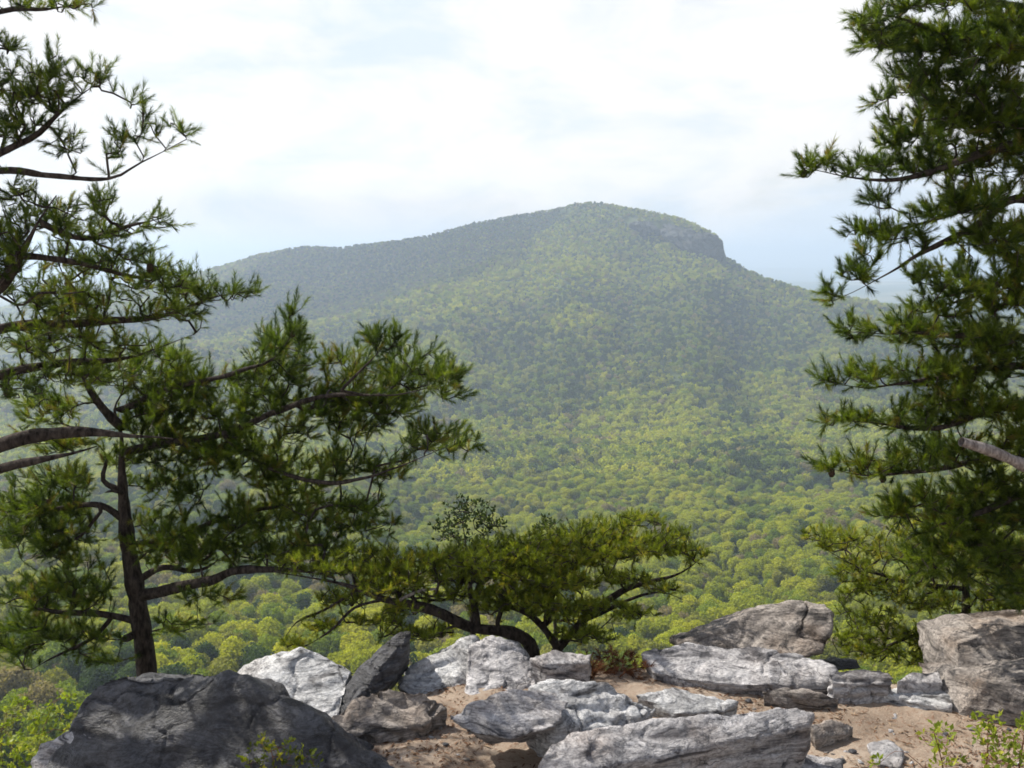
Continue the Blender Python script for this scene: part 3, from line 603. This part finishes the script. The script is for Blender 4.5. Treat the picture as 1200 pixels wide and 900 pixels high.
    for li, g_ in sorted(geo.items()):
        nm = 'trunk' if li == 0 else 'limb'; mt_ = trunkmat if (li == 0 and trunkmat) else bark
        if li in dead: nm = 'dead_limb'; mt_ = M_GREYWOOD
        o_ = mesh_np(nm, np.concatenate(g_[0])-off, np.concatenate(g_[1]), mt_, root, smooth=True); parts[li] = o_
        if li in dead: o_['label'] = 'bare bleached grey limb with a broken end'
    # foliage
    sh_p, sh_d, sh_l = [], [], []
    for (nd, k) in ends:
        if lim[nd] in dead: continue
        path = [nd]; 
        for _ in range(4):
            if par[path[-1]] >= 0: path.append(par[path[-1]])
        d = A[nd]-A[path[-1]]; d /= np.linalg.norm(d)+1e-9
        outw = A[nd]-cen[k]; outw /= np.linalg.norm(outw)+1e-9
        base_ = d*.6+outw*.3+np.array([0, 0, upw])+r.normal(size=3)*.25; base_ /= np.linalg.norm(base_)
        sh_p.append(A[nd]); sh_d.append(base_); sh_l.append(lim[nd])
        for q in range(extra):
            pk = path[min(len(path)-1, int(r.integers(0, 4)))]; dd = base_+r.normal(size=3)*.75+np.array([0, 0, .15]); dd /= np.linalg.norm(dd)
            sh_p.append(A[pk]); sh_d.append(dd); sh_l.append(lim[nd])
    sp_ = np.array(sh_p); sd_ = np.array(sh_d); sl_ = np.array(sh_l); ns = len(sp_)
    tone = np.clip(.45+.28*r.normal(size=ns)+.35*fbm(sp_*2.5, 2, seed+31), 0, 1)
    for li in np.unique(sl_):
        ix = np.where(sl_ == li)[0]; m = len(ix)
        if kind == 'needle':
            t_ = r.random((m, nn)); ln = shoot*(.45+1.0*r.random(m)); az = r.random((m, nn))*6.283; ang = np.radians(r.uniform(18, 62, (m, nn)))*(1-.45*t_)
            D = sd_[ix]; a1 = np.cross(D, r.normal(size=(m, 3))); a1 /= np.linalg.norm(a1, axis=1)[:, None]; a2 = np.cross(D, a1)
            dirs = np.cos(ang)[..., None]*D[:, None]+np.sin(ang)[..., None]*(np.cos(az)[..., None]*a1[:, None]+np.sin(az)[..., None]*a2[:, None])
            st = sp_[ix][:, None]+D[:, None]*(t_*ln[:, None])[..., None]; nl = needle*(.7+.5*r.random((m, nn)))*(.6+.6*r.random(m))[:, None]
            tip = st+dirs*nl[..., None]+np.array([0, 0, -.004]); side = np.cross(dirs, r.normal(size=(m, nn, 3))); side /= np.linalg.norm(side, axis=2)[..., None]
            V = np.stack([st-side*nw*.5, st+side*nw*.5, tip], 2).reshape(-1, 3); Fc = np.arange(len(V)).reshape(-1, 3)
            tn = np.repeat(np.clip(tone[ix][:, None]+r.normal(size=(m, nn))*.1, 0, 1), 1).ravel()
            # shoots themselves (green-brown stem)
        else:
            per = nn; D = sd_[ix]; t_ = r.random((m, per)); st = sp_[ix][:, None]+D[:, None]*(t_*shoot)[..., None]
            dirs = D[:, None]+r.normal(size=(m, per, 3))*.8; dirs /= np.linalg.norm(dirs, axis=2)[..., None]; sz = (leafsz*(.6+.7*r.random((m, per))))[..., None]
            side = np.cross(dirs, r.normal(size=(m, per, 3))); side /= np.linalg.norm(side, axis=2)[..., None]
            V = np.stack([st, st+dirs*sz*.5+side*sz*.28, st+dirs*sz, st+dirs*sz*.5-side*sz*.28], 2).reshape(-1, 3); Fc = np.arange(len(V)).reshape(-1, 4)
            tn = np.clip(tone[ix][:, None]+r.normal(size=(m, per))*.15, 0, 1).ravel()
        mesh_np('foliage', V-off, Fc, mat or M_NEEDLE, parts.get(int(li), root), attr={'tone': ('FACE', tn)})
    for c in range(cones):
        k = int(r.integers(0, ns)); pc = sp_[k]; V = []; sg = 9; nr = 8
        th = np.linspace(0, np.pi, nr); prof = np.sin(th)**.8*.017*(1+.25*(np.arange(nr) % 2)); zz_ = -np.cos(th)*.026-.02
        a_ = np.arange(sg)*6.283/sg; V = np.concatenate([np.stack([pc[0]+prof[i]*np.cos(a_+i*.35), pc[1]+prof[i]*np.sin(a_+i*.35), pc[2]+zz_[i]+0*a_], 1) for i in range(nr)])
        i, j = np.meshgrid(np.arange(nr-1), np.arange(sg), indexing='ij'); i = i.ravel(); j = j.ravel()
        mesh_np('cone', V-off, np.stack([i*sg+j, i*sg+(j+1) % sg, (i+1)*sg+(j+1) % sg, (i+1)*sg+j], 1), M_CONE, parts.get(int(sl_[k]), root))
    print(name, 'targets', len(tg), 'shoots', ns)
    return root

# pine with the dark trunk behind the dark boulder
YA = 7.5
grow('pine_tree', 'gnarled pine with dark upright trunk rising behind the dark boulder', 'pine tree', None,
 [([(178, 960, 7.5), (172, 790, 7.5), (160, 700, 7.5), (149, 630, 7.5), (143, 560, 7.5), (142, 508, 7.5), (134, 480, 7.5), (145, 455, 7.5), (141, 432, 7.5)], .115, .016),
  ([(143, 500, 7.5), (120, 475, 7.4), (100, 445, 7.3), (92, 425, 7.3)], .038, .02),
  ([(160, 697, 7.5), (200, 691, 7.4), (250, 683, 7.3), (285, 668, 7.2), (340, 667, 7.1), (395, 676, 7.0)], .046, .018),
  ([(157, 683, 7.5), (190, 664, 7.6), (232, 668, 7.7), (265, 650, 7.8)], .03, .01),
  ([(154, 727, 7.5), (112, 720, 7.4), (72, 717, 7.3), (10, 706, 7.2)], .03, .008),
  ([(130, 724, 7.45), (105, 748, 7.4), (75, 766, 7.3), (40, 785, 7.2)], .02, .006),
  ([(146, 610, 7.5), (115, 592, 7.4), (70, 598, 7.3), (25, 606, 7.2)], .03, .008),
  ([(118, 600, 7.4), (95, 628, 7.4), (60, 640, 7.3), (25, 655, 7.2)], .016, .006),
  ([(143, 575, 7.5), (124, 560, 7.5), (128, 535, 7.5), (118, 520, 7.5)], .025, .01),
  ([(143, 530, 7.5), (200, 518, 7.5), (262, 508, 7.4), (320, 480, 7.3), (385, 462, 7.1), (470, 462, 6.9), (520, 450, 6.8)], .034, .008),
  ([(262, 510, 7.4), (310, 545, 7.3), (380, 565, 7.1), (440, 555, 6.9), (520, 528, 6.8)], .02, .008),
  ([(147, 640, 7.5), (210, 628, 7.6), (290, 600, 7.6), (380, 590, 7.6), (430, 600, 7.5)], .026, .008),
  ([(143, 480, 7.5), (200, 455, 7.4), (270, 440, 7.2), (320, 420, 7.1), (345, 385, 7.0)], .03, .008),
  ([(154, 745, 7.45), (146, 748, 7.35), (140, 747, 7.3)], .03, .026),
  ([(143, 578, 7.45), (133, 574, 7.4), (126, 576, 7.4)], .012, .009),
  ([(163, 655, 7.45), (171, 648, 7.4)], .012, .009),
  ([(400, 458, 6.8), (430, 430, 6.8), (452, 405, 6.8)], .012, .005)],
 [(335, 425, 50, 35), (346, 380, 14, 30, 7.0, .15), (320, 400, 20, 20), (452, 400, 24, 14, 6.8, .1), (440, 395, 10, 12, 6.8, .1), (415, 430, 40, 25), (490, 430, 45, 28), (525, 455, 28, 22, 6.8, .2), (440, 470, 70, 35), (380, 490, 80, 35), (500, 515, 40, 22), (540, 520, 24, 12, 6.8, .2),
  (260, 470, 70, 40), (200, 470, 55, 40), (300, 530, 70, 30), (225, 530, 60, 30), (200, 575, 40, 25), (400, 545, 40, 18), (345, 560, 60, 25), (455, 550, 30, 15), (330, 600, 80, 20), (415, 600, 45, 14), (240, 640, 70, 20), (330, 650, 60, 18), (190, 620, 40, 20),
  (50, 595, 55, 14), (95, 570, 30, 14), (60, 640, 50, 16), (80, 690, 55, 16), (30, 700, 35, 14), (20, 765, 28, 16), (95, 750, 40, 18), (120, 770, 30, 10), (215, 735, 40, 10), (60, 480, 50, 20), (180, 500, 40, 30), (140, 440, 50, 22), (95, 425, 35, 16), (190, 430, 45, 22), (150, 540, 30, 16), (420, 620, 50, 14, 7.3), (300, 610, 60, 22), (370, 640, 50, 14), (200, 660, 40, 10), (100, 660, 40, 10), (30, 735, 35, 12), (60, 560, 50, 14), (60, 620, 70, 22), (30, 600, 50, 30), (80, 700, 70, 20), (20, 745, 45, 18), (200, 640, 60, 14), (60, 520, 50, 14), (240, 700, 40, 8)],
 YA, 11, mat=M_NEEDLE, group='pine trees around the ledge', cones=4, dens=1/70., ry=.5)
# big pine off the left edge
grow('pine_tree', 'near pine whose limbs reach in from beyond the upper left edge', 'pine tree', None,
 [([(-170, 1150, 5.4), (-150, 800, 5.4), (-125, 560, 5.4), (-95, 380, 5.4), (-100, 150, 5.4), (-120, -120, 5.4)], .12, .05),
  ([(-120, 570, 5.4), (0, 525, 5.5), (50, 512, 5.55), (105, 508, 5.6), (150, 512, 5.65), (200, 515, 5.7)], .055, .02),
  ([(-115, 590, 5.4), (0, 552, 5.4), (55, 540, 5.4), (112, 520, 5.5)], .036, .016),
  ([(-95, 390, 5.4), (-10, 345, 5.2), (25, 300, 5.1), (50, 262, 5.1), (70, 235, 5.1)], .05, .014),
  ([(-98, 215, 5.4), (0, 196, 5.2), (60, 202, 5.1), (128, 204, 5.0), (165, 185, 5.0), (215, 160, 5.0)], .024, .006),
  ([(-98, 60, 5.4), (0, 16, 5.2), (50, 14, 5.1), (105, 6, 5.0)], .02, .005),
  ([(-40, 205, 5.3), (5, 175, 5.1), (45, 155, 5.1), (85, 118, 5.0), (120, 90, 5.0)], .024, .006),
  ([(-105, 430, 5.4), (0, 385, 5.5), (100, 378, 5.6), (190, 372, 5.7), (250, 350, 5.8), (300, 345, 5.8)], .038, .006),
  ([(-110, 480, 5.4), (0, 440, 5.5), (70, 428, 5.7), (150, 418, 5.8), (225, 392, 5.9)], .036, .006),
  ([(50, 262, 5.1), (100, 278, 5.2), (150, 265, 5.3), (195, 255, 5.3)], .018, .005),
  ([(30, 300, 5.1), (90, 310, 5.3), (160, 320, 5.5), (220, 315, 5.5)], .018, .005)],
 [(25, 8, 35, 7, 5.1, .15), (80, 8, 30, 7, 5.0, .12), (8, 55, 16, 8, 5.1, .1), (20, 105, 40, 30, 5.1, .3), (20, 150, 30, 18, 5.1, .2), (62, 80, 10, 20, 5, .1), (58, 118, 22, 20, 5, .15), (105, 92, 25, 12, 5, .12), (78, 172, 24, 14, 5.1, .12),
  (160, 128, 14, 14, 5, .1), (150, 160, 22, 14, 5, .12), (175, 150, 16, 14, 5, .1), (205, 152, 24, 12, 5, .12), (135, 182, 14, 10, 5, .1),
  (20, 230, 24, 14, 5.1, .2), (5, 290, 30, 50, 5.1, .3), (65, 262, 40, 20, 5.2, .3), (118, 240, 22, 16, 5.2, .2), (120, 272, 40, 14, 5.3, .3), (185, 260, 20, 10, 5.3, .15), (110, 305, 60, 20, 5.4, .4), (170, 300, 14, 14, 5.4, .2), (180, 330, 55, 18, 5.6, .4), (225, 335, 30, 14, 5.7, .2),
  (60, 345, 60, 24, 5.5, .5), (120, 365, 70, 20, 5.7, .4), (240, 345, 45, 12, 5.8, .2), (290, 345, 20, 8, 5.8, .1), (200, 365, 45, 14, 5.8, .3), (50, 400, 60, 22, 5.6, .5), (140, 405, 50, 14, 5.8, .3), (30, 450, 45, 18, 5.6, .4), (100, 440, 45, 12, 5.7, .3), (-60, 60, 50, 30, 5.2, .4), (-60, 180, 50, 30, 5.2, .4), (-60, 330, 50, 30, 5.3, .4), (-190, 60, 60, 35, 5.4, .4), (-200, 200, 70, 35, 5.4, .4), (-190, 340, 70, 30, 5.4, .4), (-120, -80, 60, 40, 5.4, .4), (-120, -150, 35, 30, 5.4, .3)],
 5.3, 12, mat=M_NEEDLE, group='pine trees around the ledge', cones=8, dens=1/66., needle=.042, nn=78, nw=.0022, shoot=.08, extra=2, leafr=.0034)
# wind-bent pine in the middle
grow('pine_tree', 'low wind-bent pine with a broad flat crown behind the middle rocks', 'pine tree', None,
 [([(636, 850, 7.0), (625, 765, 6.9), (600, 742, 6.85), (552, 735, 6.8), (505, 714, 6.75), (450, 702, 6.7), (400, 684, 6.7), (320, 670, 6.7)], .058, .012),
  ([(672, 830, 7.1), (655, 762, 7.1), (622, 722, 7.1), (585, 705, 7.1), (540, 690, 7.2)], .038, .01),
  ([(650, 765, 7.1), (690, 725, 7.2), (738, 690, 7.3), (790, 678, 7.3), (830, 648, 7.3)], .036, .007),
  ([(690, 725, 7.2), (740, 700, 7.1), (775, 692, 7.0), (800, 700, 7.0)], .016, .005),
  ([(560, 735, 6.8), (556, 700, 6.9), (570, 670, 7.0), (600, 650, 7.0)], .026, .008),
  ([(455, 701, 6.7), (415, 712, 6.6), (385, 740, 6.5), (345, 768, 6.4)], .014, .004),
  ([(420, 690, 6.7), (380, 715, 6.7), (350, 730, 6.7), (335, 752, 6.7)], .012, .004),
  ([(470, 702, 6.7), (490, 693, 6.65), (512, 690, 6.6)], .014, .008),
  ([(640, 730, 7.1), (650, 690, 7.1), (690, 650, 7.2), (745, 620, 7.2)], .028, .008)],
 [(455, 668, 45, 9), (500, 655, 45, 8), (550, 650, 42, 10), (600, 640, 45, 12), (650, 636, 45, 13), (700, 622, 42, 12), (748, 610, 34, 8), (785, 628, 30, 9), (815, 648, 20, 7, 7.3, .2), (760, 645, 50, 10),
  (700, 655, 50, 10), (640, 665, 50, 9), (580, 672, 50, 9), (520, 680, 45, 7), (470, 685, 35, 6), (720, 678, 45, 8), (660, 688, 45, 8), (600, 695, 40, 6), (420, 650, 45, 9), (390, 668, 40, 7), (350, 655, 40, 9),
  (700, 712, 45, 9), (740, 722, 28, 8), (660, 722, 40, 8), (775, 690, 22, 6), (400, 705, 35, 6), (345, 755, 18, 7, 6.5, .2), (375, 735, 18, 8, 6.6, .2), (440, 730, 35, 6), (510, 742, 30, 6), (570, 715, 30, 6), (690, 745, 40, 9), (620, 655, 110, 14), (720, 640, 80, 14), (540, 665, 90, 12), (640, 680, 100, 10), (560, 698, 90, 7), (440, 690, 60, 7), (640, 708, 70, 8), (480, 745, 40, 6), (420, 670, 60, 10), (480, 715, 35, 6)],
 7.05, 13, mat=M_NEEDLE_Y, group='pine trees around the ledge', cones=2, dens=1/21., ry=.85, needle=.038, nn=48, nw=.0026, shoot=.05, extra=3, upw=.9, dead=(7,))
# tall pine off the right edge
grow('pine_tree', 'tall dense pine filling the right edge from top down to the rocks', 'pine tree', None,
 [([(1330, 1150, 5.9), (1315, 800, 5.9), (1300, 500, 5.9), (1290, 200, 5.9), (1285, -150, 5.9)], .14, .05),
  ([(1290, 110, 5.9), (1210, 70, 5.8), (1120, 48, 5.7), (1050, 25, 5.6), (1005, 22, 5.6)], .04, .006),
  ([(1290, 30, 5.9), (1200, 10, 5.8), (1110, 0, 5.7), (1060, -10, 5.6)], .03, .006),
  ([(1292, 190, 5.9), (1210, 170, 5.7), (1130, 185, 5.6), (1060, 205, 5.5), (1000, 208, 5.5), (945, 198, 5.5)], .034, .005),
  ([(1293, 290, 5.9), (1200, 235, 5.7), (1140, 268, 5.6), (1070, 300, 5.5), (1015, 335, 5.4), (975, 352, 5.4)], .034, .005),
  ([(1160, 240, 5.65), (1110, 255, 5.6), (1050, 270, 5.6), (1010, 272, 5.6)], .016, .004),
  ([(1293, 120, 5.9), (1200, 120, 5.7), (1120, 135, 5.6), (1040, 150, 5.6)], .026, .005),
  ([(1295, 360, 5.9), (1200, 325, 5.8), (1130, 350, 5.8), (1070, 365, 5.8)], .03, .006),
  ([(1297, 440, 5.9), (1200, 395, 5.7), (1110, 392, 5.6), (1030, 392, 5.5), (990, 390, 5.5)], .03, .005),
  ([(1297, 480, 5.9), (1200, 430, 5.8), (1100, 445, 5.7), (1020, 455, 5.6), (965, 448, 5.6)], .03, .005),
  ([(1300, 540, 5.9), (1200, 480, 5.8), (1100, 500, 5.7), (1020, 498, 5.6), (965, 492, 5.6)], .03, .005),
  ([(1300, 600, 5.9), (1200, 540, 5.8), (1100, 548, 5.7), (1020, 560, 5.6), (962, 550, 5.6)], .03, .005),
  ([(1300, 560, 5.9), (1210, 572, 5.7), (1150, 598, 5.6), (1100, 618, 5.5), (1060, 635, 5.5)], .034, .008),
  ([(1305, 600, 5.8), (1240, 565, 5.4), (1200, 545, 5.3), (1160, 530, 5.2), (1127, 520, 5.15)], .045, .026),
  ([(1305, 700, 5.9), (1210, 650, 5.8), (1150, 640, 5.7), (1090, 655, 5.7)], .03, .006)],
 [(1110, 5, 90, 12), (1020, 25, 30, 12, 5.6, .2), (1060, 45, 50, 18), (1120, 60, 70, 26), (1180, 50, 50, 40), (1030, 55, 25, 10, 5.6, .2), (1150, 110, 70, 32), (1075, 100, 36, 22), (1110, 150, 60, 25), (1180, 170, 50, 40), (1060, 165, 36, 16, 5.6, .25), (1030, 120, 14, 10, 5.6, .1),
  (1100, 195, 55, 20), (1020, 195, 35, 10, 5.5, .2), (960, 190, 24, 10, 5.5, .12), (945, 200, 10, 10, 5.5, .1), (1150, 235, 50, 20), (1100, 250, 40, 12), (1030, 240, 20, 9, 5.6, .1), (1010, 275, 22, 10, 5.6, .12), (1060, 278, 34, 12, 5.5, .2), (1000, 320, 24, 10, 5.4, .12), (975, 345, 12, 12, 5.4, .1), (1020, 305, 14, 12, 5.4, .1),
  (1160, 285, 50, 24), (1200, 300, 30, 40), (1110, 330, 50, 20), (1180, 345, 45, 30), (1100, 365, 40, 12), (1130, 395, 70, 20), (1050, 392, 45, 13), (1000, 388, 22, 9, 5.5, .12), (1180, 420, 45, 30), (1100, 435, 55, 18), (1020, 442, 40, 12), (975, 446, 18, 8, 5.6, .1),
  (1150, 470, 60, 25), (1080, 488, 60, 16), (1005, 492, 35, 9, 5.6, .2), (970, 492, 12, 8, 5.6, .1), (1190, 510, 35, 30), (1110, 530, 60, 18), (1040, 545, 50, 14), (975, 548, 20, 8, 5.6, .1), (1150, 570, 50, 22), (1090, 590, 50, 20), (1190, 600, 35, 24), (1110, 625, 40, 16), (1170, 650, 45, 16), (1080, 650, 40, 12), (1120, 665, 60, 18), (1190, 685, 30, 26), (1150, 610, 60, 20), (1050, 600, 35, 10), (1260, 60, 60, 40), (1260, 200, 50, 40), (1250, 340, 50, 40), (1250, 470, 50, 40), (1250, 600, 50, 30), (1380, 80, 70, 40), (1390, 220, 80, 40), (1400, 360, 80, 35), (1390, 500, 70, 30), (1300, -60, 80, 40), (1300, -150, 50, 40)],
 5.75, 14, mat=M_NEEDLE, group='pine trees around the ledge', cones=8, dens=1/76., ry=.46, needle=.050, nn=92, nw=.0026, shoot=.085, extra=3, dead=(13,))
# smaller pine behind the right-hand stack
grow('pine_tree', 'small pine standing behind the right-hand boulder stack', 'pine tree', None,
 [([(1136, 850, 7.2), (1133, 760, 7.2), (1132, 715, 7.2), (1130, 660, 7.2), (1122, 610, 7.2)], .045, .015),
  ([(1131, 690, 7.2), (1080, 685, 7.1), (1020, 672, 7.0), (965, 640, 7.0)], .02, .005),
  ([(1133, 735, 7.2), (1080, 742, 7.1), (1020, 765, 7.0), (985, 770, 7.0)], .018, .005),
  ([(1131, 690, 7.2), (1170, 670, 7.2), (1215, 655, 7.2)], .02, .006)],
 [(1000, 635, 45, 14), (960, 630, 20, 9), (1100, 620, 60, 20), (1170, 640, 40, 24), (1150, 740, 40, 20), (1180, 700, 40, 24), (1000, 750, 25, 14), (1060, 770, 40, 10), (1000, 670, 30, 14), (1120, 750, 30, 14), (1060, 650, 45, 14), (1110, 670, 45, 16), (1040, 690, 50, 14), (1160, 690, 40, 18), (1100, 705, 50, 14), (1020, 725, 40, 12), (1070, 745, 50, 12), (1020, 765, 35, 8), (1180, 665, 30, 14), (1190, 720, 20, 10), (990, 700, 20, 8)],
 7.1, 15, mat=M_NEEDLE_Y, group='pine trees around the ledge', dens=1/34., ry=.5, needle=.042, nn=50, nw=.003, shoot=.06, extra=2)
# sparse saplings over the flat crown
grow('sapling', 'sparse dark sapling standing up behind the flat-crowned pine', 'sapling', None,
 [([(556, 790, 8.6), (552, 700, 8.6), (546, 640, 8.6), (540, 600, 8.6)], .03, .008), ([(548, 650, 8.6), (575, 620, 8.6)], .01, .004), ([(550, 650, 8.6), (520, 615, 8.6)], .01, .004)],
 [(545, 602, 32, 20, 8.6, .4), (518, 622, 16, 14, 8.6, .3), (574, 618, 16, 16, 8.6, .3), (548, 635, 26, 10, 8.6, .3)], 8.6, 16, mat=M_DARKLEAF, dens=1/42., kind='leaf', nn=6, extra=1, leafsz=.034, shoot=.06)
grow('sapling', 'smaller faint sapling right of the taller dark one', 'sapling', None,
 [([(655, 790, 9.4), (648, 700, 9.4), (643, 640, 9.4), (640, 618, 9.4)], .025, .006)],
 [(640, 620, 22, 12, 9.4, .3)], 9.4, 17, mat=M_DARKLEAF, dens=1/40., kind='leaf', nn=7, extra=1, leafsz=.04, shoot=.06)
# shrubs
def shrub(label, stems, blobs, yd, seed, mat=M_SHRUB, bark=M_TWIG, dens=1/120., nn=4, leafsz=.03, name='shrub', **k):
    return grow(name, label, 'shrub', None, [(s, .006, .002) for s in stems], blobs, yd, seed, mat=mat, bark=bark, kind='leaf', dens=dens, nn=nn, leafsz=leafsz, extra=1, leafr=.0012, minr=.0011, shoot=.04, step=.03, **k)
shrub('low shrub with yellow-green new leaves in the bottom right corner',
 [[(1110, 960, 4.3), (1105, 900, 4.35), (1095, 860, 4.4)], [(1150, 960, 4.3), (1160, 900, 4.3), (1165, 845, 4.35)], [(1190, 960, 4.3), (1195, 880, 4.3), (1200, 835, 4.3)], [(1110, 950, 4.3), (1080, 900, 4.3), (1060, 880, 4.3)]],
 [(1100, 865, 18, 16, 4.4, .15), (1160, 855, 25, 18, 4.35, .15), (1110, 890, 18, 10, 4.3, .1), (1185, 880, 25, 22, 4.3, .15), (1165, 895, 22, 12, 4.3, .1), (1030, 895, 8, 6, 4.3, .05), (1200, 850, 18, 14, 4.3, .1)], 4.3, 21, dens=1/75.)
shrub('yellow-leaved bush with brown stems below the ledge at the bottom left',
 [[(30, 1120, 9.5), (40, 980, 9.5), (45, 880, 9.5), (60, 830, 9.5)], [(60, 1100, 9.5), (85, 960, 9.5), (90, 870, 9.5)], [(30, 1100, 9.5), (10, 960, 9.5), (0, 860, 9.5)], [(-20, 1100, 9.5), (-50, 960, 9.5), (-60, 880, 9.5)]],
 [(20, 845, 35, 25), (75, 835, 35, 22), (40, 880, 45, 25), (90, 870, 20, 20), (10, 900, 30, 20), (-40, 880, 30, 40)], 9.5, 22, dens=1/75., ry=.5, leafsz=.05, nn=5)
shrub('small dark leafy plant growing against the face of the dark boulder',
 [[(325, 965, 4.4), (322, 905, 4.4), (318, 880, 4.42)], [(325, 965, 4.4), (345, 900, 4.4), (355, 885, 4.42)], [(325, 965, 4.4), (300, 905, 4.4), (295, 890, 4.42)]],
 [(322, 878, 24, 14, 4.42, .05), (300, 893, 18, 12, 4.42, .05), (350, 892, 22, 14, 4.42, .05)], 4.4, 23, mat=M_NEEDLE_Y, dens=1/22., nn=8, leafsz=.022, name='plant')
grow('brush_pile', 'heap of dry reddish-brown twigs at the back of the ledge, centre', 'brush', None,
 [([(700, 815, 5.75), (690, 790, 5.8), (670, 775, 5.85)], .007, .003), ([(710, 812, 5.75), (735, 790, 5.8), (765, 780, 5.85)], .007, .003), ([(690, 812, 5.7), (650, 795, 5.75), (630, 790, 5.8)], .006, .002), ([(720, 812, 5.75), (720, 780, 5.9), (715, 765, 5.95)], .006, .002)],
 [(690, 785, 50, 12, 5.85, .15), (745, 785, 40, 12, 5.9, .15), (720, 770, 45, 7, 5.95, .12), (650, 795, 25, 8, 5.8, .1)], 5.85, 24,
 mat=leaf_mat('dead_needles', [(0, (.06, .025, .015)), (1, (.20, .09, .045))], .15, .8, .1, 'tone'), bark=M_TWIG, dens=1/30., needle=.05, nn=30, nw=.003, shoot=.04, extra=2, leafr=.001, minr=.0012, step=.03, upw=.1)
